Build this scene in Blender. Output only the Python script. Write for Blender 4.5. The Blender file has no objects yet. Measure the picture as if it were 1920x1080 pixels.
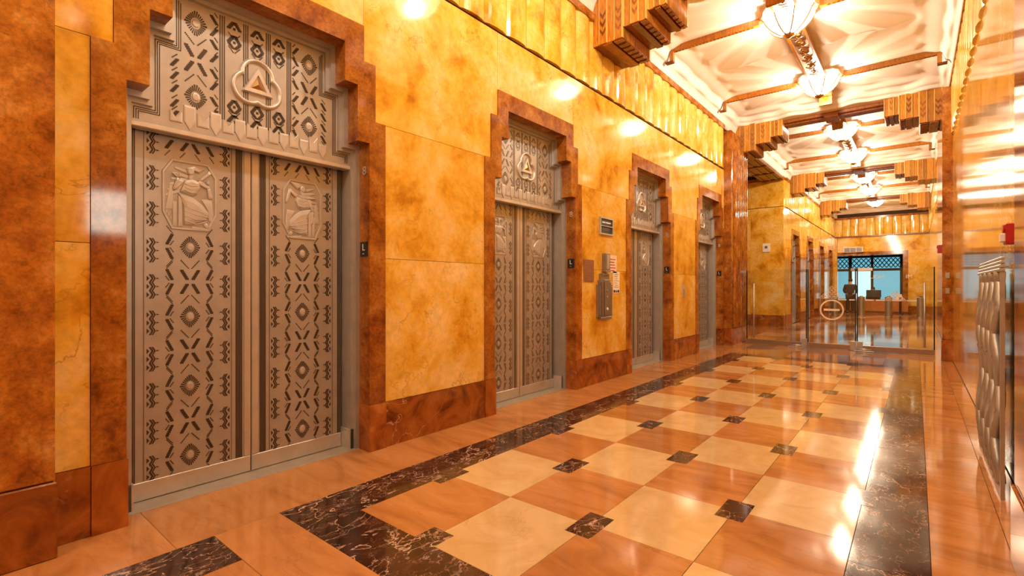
import bpy, math, random
from mathutils import Vector, Matrix
random.seed(7)
PI = math.pi
S = bpy.context.scene
COL = S.collection

# ------------------------------------------------------------------ camera
F_PX, VPX, HY, ZC = 920.0, 1717.0, 538.0, 1.30
YAW = math.atan((VPX - 960) / F_PX)
cam_d = bpy.data.cameras.new('camera')
cam_d.sensor_width = 36.0
cam_d.lens = F_PX / 1920 * 36.0
cam_d.shift_y = (HY - 540) / 1920
cam_d.clip_end = 200
cam = bpy.data.objects.new('camera', cam_d)
COL.objects.link(cam)
cam.location = (0, 0, ZC)
cam.rotation_euler = (PI / 2, 0, YAW)
S.camera = cam

# ------------------------------------------------------------------ world / exposure
w = bpy.data.worlds.new('world'); S.world = w; w.use_nodes = True
w.node_tree.nodes['Background'].inputs[0].default_value = (1.0, 0.85, 0.7, 1)
w.node_tree.nodes['Background'].inputs[1].default_value = 0.05
S.view_settings.view_transform = 'Standard'
S.view_settings.look = 'None'
S.view_settings.gamma = 1.0
S.view_settings.use_curve_mapping = False
S.view_settings.exposure = 0.0
LAMP_W = 285.0
LAMP_C = (1.0, 0.88, 0.70, 1)

# ------------------------------------------------------------------ room numbers
XL, XR = -3.33, 0.50          # finished wall faces
XC = -1.42                    # lamp line
ZJ = 3.95                     # joint under fluted frieze
ZT = 4.82                     # top of frieze
ZCE = 5.30                    # plaster panel
YF = 31.0                     # far wall
YB = -7.3                     # wall behind the photographer
BEAMS = [-0.46, 6.14, 12.82, 19.42, 26.02]
ELEV = [1.50, 4.53, 7.64, 10.62]
ELEV2 = [20.1, 23.2, 26.4, 29.4]

# ------------------------------------------------------------------ materials
def new_mat(name):
    m = bpy.data.materials.new(name); m.use_nodes = True
    nt = m.node_tree
    return m, nt, nt.nodes['Principled BSDF']
def N(nt, t, **kw):
    n = nt.nodes.new(t)
    for k, v in kw.items(): setattr(n, k, v)
    return n
def ramp(nt, stops):
    r = N(nt, 'ShaderNodeValToRGB'); e = r.color_ramp.elements
    while len(e) < len(stops): e.new(0.5)
    for el, (p, c) in zip(e, stops):
        el.position = p; el.color = (c[0], c[1], c[2], 1)
    return r
def coords(nt, stretch=(1, 1, 1)):
    tc = N(nt, 'ShaderNodeTexCoord'); oi = N(nt, 'ShaderNodeObjectInfo')
    mul = N(nt, 'ShaderNodeVectorMath', operation='SCALE'); mul.inputs[0].default_value = (37, 53, 71)
    nt.links.new(oi.outputs['Random'], mul.inputs['Scale'])
    add = N(nt, 'ShaderNodeVectorMath', operation='ADD')
    nt.links.new(tc.outputs['Object'], add.inputs[0]); nt.links.new(mul.outputs[0], add.inputs[1])
    mp = N(nt, 'ShaderNodeMapping'); mp.inputs['Scale'].default_value = stretch
    nt.links.new(add.outputs[0], mp.inputs[0])
    return mp.outputs[0], oi
def noise(nt, co, scale, detail=6, rough=0.6, dist=0.0):
    n = N(nt, 'ShaderNodeTexNoise')
    n.inputs['Scale'].default_value = scale; n.inputs['Detail'].default_value = detail
    n.inputs['Roughness'].default_value = rough; n.inputs['Distortion'].default_value = dist
    nt.links.new(co, n.inputs['Vector'])
    return n.outputs['Fac']
def mixc(nt, fac, a, b, mode='MIX'):
    m = N(nt, 'ShaderNodeMix', data_type='RGBA', blend_type=mode)
    for s, v in ((0, fac), (6, a), (7, b)):
        if hasattr(v, 'links') or hasattr(v, 'is_output'): nt.links.new(v, m.inputs[s])
        else: m.inputs[s].default_value = v if s == 0 else (v[0], v[1], v[2], 1)
    return m.outputs[2]
def vein_mask(nt, co, scale, width, detail=5, dist=1.0):
    f = noise(nt, co, scale, detail, 0.55, dist)
    s = N(nt, 'ShaderNodeMath', operation='SUBTRACT'); nt.links.new(f, s.inputs[0]); s.inputs[1].default_value = 0.5
    a = N(nt, 'ShaderNodeMath', operation='ABSOLUTE'); nt.links.new(s.outputs[0], a.inputs[0])
    r = N(nt, 'ShaderNodeMapRange'); nt.links.new(a.outputs[0], r.inputs[0])
    r.inputs[1].default_value = 0; r.inputs[2].default_value = width
    r.inputs[3].default_value = 1; r.inputs[4].default_value = 0
    return r.outputs[0]
def marble(name, stops, scale, veins=(), rough=0.10, stretch=(1, 1, 1), var=0.12, dist=1.2, spec=0.5, detail=8, grain=0, gate=(.42, .62)):
    m, nt, p = new_mat(name)
    co, oi = coords(nt, stretch)
    f = noise(nt, co, scale, detail, 0.62, dist)
    r = ramp(nt, stops); nt.links.new(f, r.inputs[0])
    c = r.outputs[0]
    for (vs, wd, col, amt, dst) in veins:
        vm = vein_mask(nt, co, vs, wd, 5, dst)
        big = noise(nt, co, vs * 0.6, 3)
        g = N(nt, 'ShaderNodeMapRange'); nt.links.new(big, g.inputs[0]); g.inputs[1].default_value = gate[0]; g.inputs[2].default_value = gate[1]
        mu = N(nt, 'ShaderNodeMath', operation='MULTIPLY'); nt.links.new(vm, mu.inputs[0]); nt.links.new(g.outputs[0], mu.inputs[1])
        m2 = N(nt, 'ShaderNodeMath', operation='MULTIPLY'); nt.links.new(mu.outputs[0], m2.inputs[0]); m2.inputs[1].default_value = amt
        c = mixc(nt, m2.outputs[0], c, col)
    if grain:
        gn = noise(nt, co, scale * 9, 4, .7)
        gr = N(nt, 'ShaderNodeMapRange'); nt.links.new(gn, gr.inputs[0]); gr.inputs[1].default_value = .34; gr.inputs[2].default_value = .62
        gr.inputs[3].default_value = 1 - grain * 1.6; gr.inputs[4].default_value = 1 + grain * .25
        hg = N(nt, 'ShaderNodeHueSaturation'); nt.links.new(c, hg.inputs['Color']); nt.links.new(gr.outputs[0], hg.inputs['Value']); c = hg.outputs[0]
    if var:
        hv = N(nt, 'ShaderNodeHueSaturation'); nt.links.new(c, hv.inputs['Color'])
        mr = N(nt, 'ShaderNodeMapRange'); nt.links.new(oi.outputs['Random'], mr.inputs[0])
        mr.inputs[3].default_value = 1 - var; mr.inputs[4].default_value = 1 + var
        nt.links.new(mr.outputs[0], hv.inputs['Value']); c = hv.outputs[0]
    nt.links.new(c, p.inputs['Base Color'])
    p.inputs['Roughness'].default_value = rough
    p.inputs['Specular IOR Level'].default_value = spec
    return m
def plain(name, col, rough=0.5, metal=0.0, bump=0, spec=0.5, var=.1):
    m, nt, p = new_mat(name)
    p.inputs['Base Color'].default_value = (*col, 1); p.inputs['Roughness'].default_value = rough
    p.inputs['Metallic'].default_value = metal; p.inputs['Specular IOR Level'].default_value = spec
    co, oi = coords(nt)
    f = noise(nt, co, 9, 5)
    r = ramp(nt, [(0.3, [c * (1 - var) for c in col]), (0.7, [min(1, c * (1 + var * .7)) for c in col])])
    nt.links.new(f, r.inputs[0]); nt.links.new(r.outputs[0], p.inputs['Base Color'])
    if bump:
        b = N(nt, 'ShaderNodeBump'); b.inputs['Strength'].default_value = bump; b.inputs['Distance'].default_value = .004
        nt.links.new(noise(nt, co, 60, 3), b.inputs['Height']); nt.links.new(b.outputs[0], p.inputs['Normal'])
    return m
def emit(name, col, strength):
    m, nt, p = new_mat(name)
    p.inputs['Base Color'].default_value = (*col[:3], 1)
    p.inputs['Emission Color'].default_value = (*col[:3], 1); p.inputs['Emission Strength'].default_value = strength
    p.inputs['Roughness'].default_value = 0.3
    return m
def wood(name, a, b, rough=0.25, axis=(6, 6, 0.8)):
    m, nt, p = new_mat(name)
    co, oi = coords(nt, axis)
    wv = noise(nt, co, 4, 6, 0.6, 2.5)
    r = ramp(nt, [(0.32, a), (0.68, b)]); nt.links.new(wv, r.inputs[0])
    hv = N(nt, 'ShaderNodeHueSaturation'); nt.links.new(r.outputs[0], hv.inputs['Color'])
    mr = N(nt, 'ShaderNodeMapRange'); nt.links.new(oi.outputs['Random'], mr.inputs[0]); mr.inputs[3].default_value = .7; mr.inputs[4].default_value = 1.3
    nt.links.new(mr.outputs[0], hv.inputs['Value']); nt.links.new(hv.outputs[0], p.inputs['Base Color'])
    p.inputs['Roughness'].default_value = rough
    return m

M = {}
M['yellow'] = marble('golden_yellow_marble', [(.31, (.46, .18, .008)), (.42, (.74, .38, .032)), (.52, (.82, .49, .085)), (.66, (.88, .63, .26))],
                     1.9, [(3.2, .012, (.34, .12, .008), .6, .5)], rough=.075, var=.06, dist=.25, grain=.10)
M['brown'] = marble('russet_marble', [(.30, (.13, .026, .004)), (.43, (.30, .085, .010)), (.56, (.42, .145, .018)), (.70, (.54, .25, .06))],
                    5.0, [(5, .012, (.12, .03, .006), .6, .5)], rough=.08, var=.10, dist=.15, grain=.22)
M['plinth'] = marble('dark_russet_marble', [(.30, (.10, .022, .005)), (.46, (.27, .07, .010)), (.60, (.38, .115, .018)), (.75, (.48, .19, .05))],
                     3.4, [(1.2, .003, (.75, .45, .22), .7, .6)], rough=.08, var=.12)
M['fl_orange'] = marble('orange_floor_marble', [(.30, (.38, .155, .047)), (.50, (.52, .23, .075)), (.70, (.60, .29, .11))],
                        2.2, [(2.6, .012, (.36, .12, .04), .45, .6)], rough=.07, stretch=(.6, 2.0, 1), var=.08)
M['fl_cream'] = marble('cream_floor_marble', [(.30, (.62, .41, .18)), (.55, (.72, .51, .26)), (.75, (.77, .58, .33))],
                       3.0, [(1.1, .004, (.42, .24, .09), .55, .6)], rough=.07, var=.05)
M['fl_dark'] = marble('dark_veined_marble', [(.30, (.018, .008, .006)), (.55, (.055, .022, .015)), (.78, (.13, .06, .045))],
                      3.0, [(2.6, .008, (.72, .52, .40), .95, .35), (6.0, .010, (.60, .40, .29), .85, .4), (12.0, .014, (.36, .22, .15), .7, .3)], rough=.08, stretch=(1.3, .8, 1), var=.1, gate=(.40, .54))
M['fl_taupe'] = marble('taupe_floor_marble', [(.3, (.17, .08, .045)), (.7, (.30, .155, .09))], 3, [(3, .008, (.5, .3, .2), .5, 1)], rough=.08, var=.12)
M['metal'] = plain('nickel_silver', (.46, .445, .43), .40, .58, .05)
M['metal2'] = plain('polished_nickel', (.62, .60, .575), .36, .62)
M['patina'] = plain('dark_patina', (.075, .055, .042), .5, .6)
M['groove'] = plain('groove_patina', (.20, .155, .12), .45, .7)
M['relief'] = plain('relief_nickel', (.54, .52, .50), .42, .5)
M['metal_dk'] = plain('aged_nickel', (.34, .31, .275), .38, .8)
M['etch'] = plain('grazing_view_etching', (.25, .215, .185), .45, .7)  # lighter ornament colour, standing in for how a grazing view fades the farther doors
M['bronze'] = plain('bronze_gilt', (.52, .33, .15), .35, 1.0, .3)
M['steel'] = plain('brushed_steel', (.46, .45, .43), .36, .75)
M['field'] = plain('recessed_nickel', (.42, .39, .36), .45, .6)
M['sill'] = plain('worn_sill', (.42, .38, .33), .5, .3)
M['plaster'] = plain('white_plaster', (.84, .765, .67), .7, var=.02)
M['wood'] = wood('golden_walnut', (.27, .085, .006), (.52, .20, .018))
M['wood_d'] = wood('dark_walnut', (.11, .028, .004), (.24, .07, .010))
M['wood_x'] = wood('dark_walnut_crosswise', (.13, .035, .005), (.30, .09, .012), axis=(6, .8, 6))
M['desk'] = wood('desk_cherry', (.42, .13, .02), (.56, .20, .035), axis=(.8, 6, 6))
M['gilt'] = plain('gilt_wood', (.66, .38, .09), .3)
M['gap'] = plain('dark_joint', (.05, .022, .01), .8)
M['black'] = plain('matt_black', (.012, .012, .014), .4)
M['cloth'] = plain('charcoal_suit', (.016, .016, .02), .8)
M['skin'] = plain('skin', (.55, .27, .18), .5)
M['white'] = plain('white_paint', (.82, .80, .76), .5)
M['paper'] = plain('notice_paper', (.86, .70, .56), .7)
M['paper2'] = plain('pale_paper', (.86, .80, .68), .7)
M['red'] = plain('red_plastic', (.42, .010, .012), .3)
M['plaque'] = plain('brown_plaque', (.28, .12, .06), .4)
M['rail'] = plain('brushed_door_rail', (.34, .25, .19), .35, .8)
M['frost'] = plain('frosted_decal', (.88, .70, .52), .7)
M['decal'] = plain('pale_lettering', (.85, .82, .80), .7)
def lamp_glass():
    m, nt, p = new_mat('lamp_glass'); nt.nodes.remove(p)
    out = nt.nodes['Material Output']
    tr = N(nt, 'ShaderNodeBsdfTransparent'); tr.inputs[0].default_value = (1, .97, .92, 1)
    em = N(nt, 'ShaderNodeEmission'); em.inputs[0].default_value = LAMP_C; em.inputs[1].default_value = 22.0
    mx = N(nt, 'ShaderNodeMixShader'); mx.inputs[0].default_value = .28
    nt.links.new(tr.outputs[0], mx.inputs[1]); nt.links.new(em.outputs[0], mx.inputs[2]); nt.links.new(mx.outputs[0], out.inputs[0])
    return m
M['lamp'] = lamp_glass()
M['pane'] = emit('daylit_pane', (.16, .52, .66), .9)
M['pane_hi'] = emit('bright_pane', (.55, .86, .90), 1.2)
M['pane_near'] = emit('daylit_pane_warm', (.95, .95, .78), 14.0)
def glass_mat():
    m, nt, p = new_mat('clear_glass'); nt.nodes.remove(p)
    out = nt.nodes['Material Output']
    tr = N(nt, 'ShaderNodeBsdfTransparent'); tr.inputs[0].default_value = (.95, .97, .96, 1)
    gl = N(nt, 'ShaderNodeBsdfGlossy'); gl.inputs['Roughness'].default_value = 0.01
    fr = N(nt, 'ShaderNodeFresnel'); fr.inputs[0].default_value = 1.5
    mx = N(nt, 'ShaderNodeMixShader')
    nt.links.new(fr.outputs[0], mx.inputs[0]); nt.links.new(tr.outputs[0], mx.inputs[1]); nt.links.new(gl.outputs[0], mx.inputs[2])
    nt.links.new(mx.outputs[0], out.inputs[0])
    return m
M['glass'] = glass_mat()
M['glass_edge'] = plain('dark_glass_edge', (.012, .022, .02), .15)

# ------------------------------------------------------------------ mesh helpers
class MB:
    def __init__(s): s.v = []; s.f = []
    def add(s, vs, fs):
        o = len(s.v); s.v += [tuple(v) for v in vs]; s.f += [tuple(i + o for i in f) for f in fs]; return s
    def box(s, x0, x1, y0, y1, z0, z1):
        vs = [(x, y, z) for x in (x0, x1) for y in (y0, y1) for z in (z0, z1)]
        return s.add(vs, [(0, 1, 3, 2), (4, 6, 7, 5), (0, 4, 5, 1), (2, 3, 7, 6), (0, 2, 6, 4), (1, 5, 7, 3)])
    def chbox(s, x0, x1, y0, y1, z0, z1, c):
        """box with every edge of its +z... outer shell chamfered by c on all six sides"""
        def ring(z, i): return [(x0 + i, y0 + i, z), (x1 - i, y0 + i, z), (x1 - i, y1 - i, z), (x0 + i, y1 - i, z)]
        vs = ring(z0, c) + ring(z0 + c, 0) + ring(z1 - c, 0) + ring(z1, c)
        fs = [(3, 2, 1, 0), (12, 13, 14, 15)]
        for r in range(3):
            for k in range(4):
                a, b = r * 4 + k, r * 4 + (k + 1) % 4
                fs.append((a, b, b + 4, a + 4))
        return s.add(vs, fs)
    def prism(s, poly, x0, x1):
        """poly in (y,z), extruded along x; counter-clockwise seen from +x"""
        n = len(poly)
        vs = [(x0, y, z) for y, z in poly] + [(x1, y, z) for y, z in poly]
        fs = [tuple(range(n - 1, -1, -1)), tuple(range(n, 2 * n))]
        for k in range(n): fs.append((k, (k + 1) % n, n + (k + 1) % n, n + k))
        return s.add(vs, fs)
    def relief(s, poly, x0, x1, k=0.8):
        """soft raised shape: top outline drawn in towards the middle"""
        n = len(poly); cy = sum(p[0] for p in poly) / n; cz = sum(p[1] for p in poly) / n
        mid = [(cy + (y - cy) * (1 + k) / 2, cz + (z - cz) * (1 + k) / 2) for y, z in poly]
        top = [(cy + (y - cy) * k * .8, cz + (z - cz) * k * .8) for y, z in poly]
        xm = x0 + (x1 - x0) * .75
        vs = [(x0, y, z) for y, z in poly] + [(xm, y, z) for y, z in mid] + [(x1, y, z) for y, z in top]
        fs = [tuple(range(2 * n, 3 * n))]
        for r in range(2):
            for q in range(n): fs.append((r * n + q, r * n + (q + 1) % n, (r + 1) * n + (q + 1) % n, (r + 1) * n + q))
        return s.add(vs, fs)
    def lathe(s, prof, cx=0, cy=0, n=24, ax='z'):
        o = len(s.v)
        for r, z in prof:
            for k in range(n):
                a = 2 * PI * k / n; p = (cx + r * math.cos(a), cy + r * math.sin(a), z)
                s.v.append(p)
        for i in range(len(prof) - 1):
            for k in range(n):
                a, b = o + i * n + k, o + i * n + (k + 1) % n
                s.f.append((a, b, b + n, a + n))
        return s
    def tube(s, pts, r, n=6):
        o = len(s.v); P = [Vector(p) for p in pts]
        for i, p in enumerate(P):
            t = (P[min(i + 1, len(P) - 1)] - P[max(i - 1, 0)]).normalized()
            u = t.cross(Vector((0, 0, 1)))
            if u.length < 1e-3: u = t.cross(Vector((0, 1, 0)))
            u.normalize(); q = t.cross(u)
            rr = r[i] if isinstance(r, (list, tuple)) else r
            for k in range(n):
                a = 2 * PI * k / n; s.v.append(tuple(p + u * (rr * math.cos(a)) + q * (rr * math.sin(a))))
        for i in range(len(P) - 1):
            for k in range(n):
                a, b = o + i * n + k, o + i * n + (k + 1) % n
                s.f.append((a, b, b + n, a + n))
        s.f.append(tuple(o + k for k in range(n))); s.f.append(tuple(o + (len(P) - 1) * n + k for k in range(n - 1, -1, -1)))
        return s
    def mesh(s, name, mat, smooth=False):
        me = bpy.data.meshes.new(name); me.from_pydata(s.v, [], s.f); me.validate()
        if mat: me.materials.append(mat)
        import bmesh
        b = bmesh.new(); b.from_mesh(me); bmesh.ops.recalc_face_normals(b, faces=b.faces); b.to_mesh(me); b.free()
        if smooth:
            me.polygons.foreach_set('use_smooth', [True] * len(me.polygons))
        return me
def link(name, me, parent=None, loc=(0, 0, 0), rot=(0, 0, 0), scale=(1, 1, 1)):
    o = bpy.data.objects.new(name, me); COL.objects.link(o)
    o.location = loc; o.rotation_euler = rot; o.scale = scale
    if parent: o.parent = parent
    return o
def ob(name, mb, mat, parent=None, loc=(0, 0, 0), rot=(0, 0, 0), smooth=False):
    return link(name, mb.mesh(name, M[mat] if isinstance(mat, str) else mat, smooth), parent, loc, rot)
def thing(name, label, cat, loc=(0, 0, 0), rot=(0, 0, 0), group=None):
    o = link(name, None, None, loc, rot); o.empty_display_size = .1
    return tag(o, label, cat, group)
def tag(o, label, cat, group=None):
    o['label'] = label; o['category'] = cat
    if group: o['group'] = group
    return o
def struct(o): o['kind'] = 'structure'; return o
def tree_copy(root, loc, rot=None, label=None, group=None):
    def cp(o, par):
        c = o.copy(); COL.objects.link(c); c.parent = par
        for ch in KIDS.get(o.name, []): cp(ch, c)
        return c
    KIDS = {}
    for o in COL.objects:
        if o.parent: KIDS.setdefault(o.parent.name, []).append(o)
    r = cp(root, None); r.location = loc
    if rot is not None: r.rotation_euler = rot
    if label: r['label'] = label
    return r
def text_mesh(name, s, size, depth, mat, mirror=False):
    cu = bpy.data.curves.new(name, 'FONT'); cu.body = s; cu.size = size; cu.extrude = depth
    cu.align_x = 'CENTER'; cu.align_y = 'CENTER'
    t = bpy.data.objects.new(name, cu); COL.objects.link(t)
    bpy.context.view_layer.update()
    me = bpy.data.meshes.new_from_object(t.evaluated_get(bpy.context.evaluated_depsgraph_get()))
    bpy.data.objects.remove(t); bpy.data.curves.remove(cu)
    if mirror:
        me.transform(Matrix.Scale(-1, 4, (1, 0, 0))); me.flip_normals()
    me.materials.clear(); me.materials.append(M[mat]); me.name = name
    return me
ON_LEFT = (PI / 2, 0, PI / 2)       # text lying in xy -> standing on the left wall, facing +x

# ================================================================== FLOOR
floor = struct(ob('floor', MB().box(-9.5, 1.2, YB, 38, -.2, -.012), 'gap'))
tile_cache = {}
def tile(x0, x1, y0, y1, mat, z=0.0, g=.0012, name='tile'):
    w_, l_ = round(x1 - x0 - 2 * g, 4), round(y1 - y0 - 2 * g, 4)
    key = (w_, l_, mat, z)
    if key not in tile_cache:
        tile_cache[key] = MB().chbox(-w_ / 2, w_ / 2, -l_ / 2, l_ / 2, -.012, z, .0007).mesh(name, M[mat])
    return link(name, tile_cache[key], floor, ((x0 + x1) / 2, (y0 + y1) / 2, 0))
def strip(x0, x1, y0, y1, mat, n, along='y'):
    for k in range(n):
        if along == 'y': tile(x0, x1, y0 + (y1 - y0) * k / n, y0 + (y1 - y0) * (k + 1) / n, mat)
        else: tile(x0 + (x1 - x0) * k / n, x0 + (x1 - x0) * (k + 1) / n, y0, y1, mat)
GX0, GDX, GY0, GDY, GR = -2.50, .5625, 1.65, .69, 12
GY1 = GY0 + GDY * GR
for i in range(4):
    for j in range(GR):
        tile(GX0 + i * GDX, GX0 + (i + 1) * GDX, GY0 + j * GDY, GY0 + (j + 1) * GDY, 'fl_orange' if (i + j) % 2 == 0 else 'fl_cream')
for i in range(5):
    for j in range(GR + 1):
        if (i + j) % 2 == 1:
            x, y = GX0 + i * GDX, GY0 + j * GDY
            tile(x - .077, x + .077, y - .137, y + .137, 'fl_dark', .0009, name='inset')
BXL, BXR, BY0, BY1 = -2.83, .055, 1.33, GY1 + .32
strip(BXL, GX0, BY0, BY1, 'fl_dark', 7)
strip(GX0 + 4 * GDX, BXR, BY0, BY1, 'fl_dark', 6)
strip(GX0, GX0 + 4 * GDX, BY0, GY0, 'fl_dark', 2, 'x')
strip(GX0, GX0 + 4 * GDX, GY1, BY1, 'fl_dark', 3, 'x')
strip(XL - .13, BXL, -.6, 12.2, 'fl_orange', 9)
strip(BXR, .36, -.6, 12.2, 'fl_orange', 9)
strip(.36, XR, -.6, 12.2, 'fl_orange', 8)
strip(BXL, BXR, .99, BY0, 'fl_orange', 2, 'x')
strip(BXL, -2.48, -2.0, .99, 'fl_dark', 2)
strip(-2.48, -.25, -.6, .99, 'fl_orange', 3, 'x')
strip(-.25, BXR, -2.0, .99, 'fl_dark', 2)
strip(-2.48, -.25, -2.0, -.6, 'fl_cream', 3, 'x')
for y0 in (-7.3, -4.6):
    strip(XL, XR, y0, y0 + (2.7 if y0 < -5 else 2.6), 'fl_orange', 4, 'x')
strip(XL, BXL, -2.0, -.6, 'fl_orange', 1); strip(BXR, XR, -2.0, -.6, 'fl_orange', 1)
# alternating tan and taupe slabs before and beyond the glass doors
for r, (y0, y1) in enumerate(((BY1, 11.1), (11.1, 12.2))):
    for k in range(6):
        a = BXL + (BXR - BXL) * k / 6; b = BXL + (BXR - BXL) * (k + 1) / 6
        tile(a, b, y0, y1, 'fl_taupe' if (k + r) % 2 else 'fl_orange')
for r in range(17):
    y0, y1 = 12.2 + r * 1.1, 12.2 + (r + 1) * 1.1
    for k in range(6):
        a = XL + (XR - XL) * k / 6; b = XL + (XR - XL) * (k + 1) / 6
        tile(a, b, y0, y1, ('fl_taupe', 'fl_orange', 'fl_cream', 'fl_orange')[(k + r * 3) % 4])
strip(XL, XR, 30.9, 37, 'fl_taupe', 3)
for k in range(4): strip(-9.2 + k * 1.4675, -9.2 + (k + 1) * 1.4675, 12.9, 18.0, 'fl_orange' if k % 2 else 'fl_cream', 4)

# ================================================================== LEFT WALL
wall_l = struct(ob('wall_left', MB().box(-4.0, -3.70, YB, 12.9, 0, 5.6), 'gap'))
wall_l2 = struct(ob('wall_left', MB().box(-4.0, -3.70, 18.3, YF, 0, 5.6), 'gap'))
G = .0017
def slab(poly, mat, parent, x0=-3.69, x1=XL, name='slab'):
    return ob(name, MB().prism(poly, x0, x1), mat, parent)
def rect(y0, y1, z0, z1, g=G): return [(y0 + g, z0 + g), (y1 - g, z0 + g), (y1 - g, z1 - g), (y0 + g, z1 - g)]
OUT = ((.92, 2.61), (.825, 3.06), (.72, 3.335))
INN = ((.77, 2.43), (.665, 2.86), (.555, 3.155))
PL = .365
def bay(ya, yb, parent, left_open=False, right_open=False, cl=None, cr=None):
    """slabs between two lift surrounds centred on cl and cr (None: plain edge at ya / yb)"""
    la = cl + .92 if cl is not None else ya
    rb = cr - .92 if cr is not None else yb
    if rb - la > .05:
        slab(rect(la, rb, 0, PL), 'plinth', parent, x1=XL + .012, name='plinth')
        slab(rect(la, rb, PL, 1.53), 'yellow', parent)
        slab(rect(la, rb, 1.53, 2.61), 'yellow', parent)
    p = []
    L = [(cl + .92, 2.61), (cl + .825, 2.61), (cl + .825, 3.06), (cl + .72, 3.06), (cl + .72, ZJ - .025)] if cl is not None else [(ya, 2.61), (ya, ZJ - .025)]
    R = [(cr - .72, ZJ - .025), (cr - .72, 3.06), (cr - .825, 3.06), (cr - .825, 2.61), (cr - .92, 2.61)] if cr is not None else [(yb, ZJ - .025), (yb, 2.61)]
    p = L + R
    cy = sum(q[0] for q in p) / len(p)
    p = [(y + (G if y < cy else -G), z + (G if z < 3.9 else 0)) for y, z in p]
    slab(p[::-1], 'yellow', parent)
bay(.43, 0, wall_l, cr=ELEV[0])
for a, b in zip(ELEV[:-1], ELEV[1:]): bay(0, 0, wall_l, cl=a, cr=b)
bay(0, 11.545, wall_l, cl=ELEV[3])
for c in ELEV: slab(rect(c - .72, c + .72, 3.335, ZJ - .025), 'yellow', wall_l)
bay(18.3, 0, wall_l2, cr=ELEV2[0])
for a, b in zip(ELEV2[:-1], ELEV2[1:]): bay(0, 0, wall_l2, cl=a, cr=b)
bay(0, YF, wall_l2, cl=ELEV2[3])
for c in ELEV2: slab(rect(c - .72, c + .72, 3.335, ZJ - .025), 'yellow', wall_l2)
# frieze flutes
def flute_mesh(wd, x0, bul, z0, z1, mat, n=8):
    m = MB(); arc = []
    for k in range(n + 1):
        t = -1 + 2 * k / n
        arc.append((t * wd / 2 * .985, bul * math.sqrt(max(0, 1 - .86 * t * t)) - bul * .37))
    poly = [(-wd / 2 * .985, -.05), ] + arc + [(wd / 2 * .985, -.05)]
    vs = [(b, a, z0) for a, b in poly] + [(b, a, z1) for a, b in poly]; q = len(poly)
    fs = [tuple(range(q)), tuple(range(2 * q - 1, q - 1, -1))] + [(k, k + 1, q + k + 1, q + k) for k in range(q - 1)]
    m.add(vs, fs)
    return m.mesh('flute', M[mat], False)
FW = .34
fm = flute_mesh(FW, 0, .048, ZJ, ZT, 'yellow')
def flutes(parent, x, ya, yb, flip=False):
    n = max(1, round((yb - ya) / FW))
    for k in range(n):
        y = ya + (yb - ya) * (k + .5) / n
        link('flute', fm, parent, (x, y, 0), (0, 0, PI if flip else 0), (1, (yb - ya) / n / FW, 1))
flutes(wall_l, XL, -.85, 11.5)
flutes(wall_l2, XL, 18.3, YF)
ob('joint', MB().box(-3.69, XL - .012, -7.3, 11.55, ZJ - .03, ZJ + .01), 'gap', wall_l)
ob('joint', MB().box(-3.69, XL - .012, 18.3, YF, ZJ - .03, ZJ + .01), 'gap', wall_l2)
ob('slab', MB().box(-3.69, XL, YB, -.85, PL, ZT), 'yellow', wall_l)
ob('plinth', MB().box(-3.69, XL + .012, YB, -.85, 0, PL), 'plinth', wall_l)
# pilasters
p1 = ob('pilaster', MB().chbox(-3.69, -3.19, -.85, .425, PL + .003, 4.48, .006), 'brown', wall_l)
ob('plinth', MB().chbox(-3.69, -3.178, -.86, .432, 0, PL, .006), 'plinth', p1)
p2 = ob('pilaster', MB().chbox(-3.69, -3.17, 11.545, 12.9, PL + .003, 4.80, .006), 'brown', wall_l)
ob('plinth', MB().chbox(-3.69, -3.158, 11.538, 12.905, 0, PL, .006), 'plinth', p2)
rm = flute_mesh(.15, 0, .05, PL + .01, 4.47, 'brown')
for k in range(7): link('reed', rm, p2, (-3.165, 11.78 + k * .158, 0))
# crown trims
trim1 = struct(ob('trim_1', MB().box(-3.69, XL + .045, YB, 11.5, ZT, ZT + .10), 'brown'))
trim2 = struct(ob('trim_2', MB().box(-3.69, XL + .045, 18.3, YF, ZT, ZT + .10), 'brown'))
trim3 = struct(ob('trim_3', MB().box(XR - .045, XR + .3, YB, YF, ZT, ZT + .10), 'brown'))

# ================================================================== SIDE PASSAGE
wall_s = struct(ob('wall_side', MB().box(-9.4, -3.71, 18.06, 18.3, 0, 5.6), 'gap'))
for k in range(6):
    x1 = XL - k * 1.0; x0 = x1 - 1.0
    ob('slab', MB().box(x0 + G, x1 - G, 18.0, 18.3, PL + G, ZJ - .02), 'yellow', wall_s)
    ob('slab', MB().box(x0 + G, x1 - G, 18.0, 18.3, ZJ, ZT), 'yellow', wall_s)
    ob('plinth', MB().box(x0 + G, x1 - G, 17.985, 18.3, 0, PL - G), 'plinth', wall_s)
struct(ob('trim_4', MB().box(-9.4, XL, 17.96, 18.3, ZT, ZT + .10), 'brown'))
struct(ob('wall_passage_end', MB().box(-9.5, -9.3, 12.6, 18.3, 0, 5.6), 'yellow'))
struct(ob('wall_passage_near', MB().box(-9.4, -3.69, 12.6, 12.9, 0, 5.6), 'yellow'))

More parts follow.
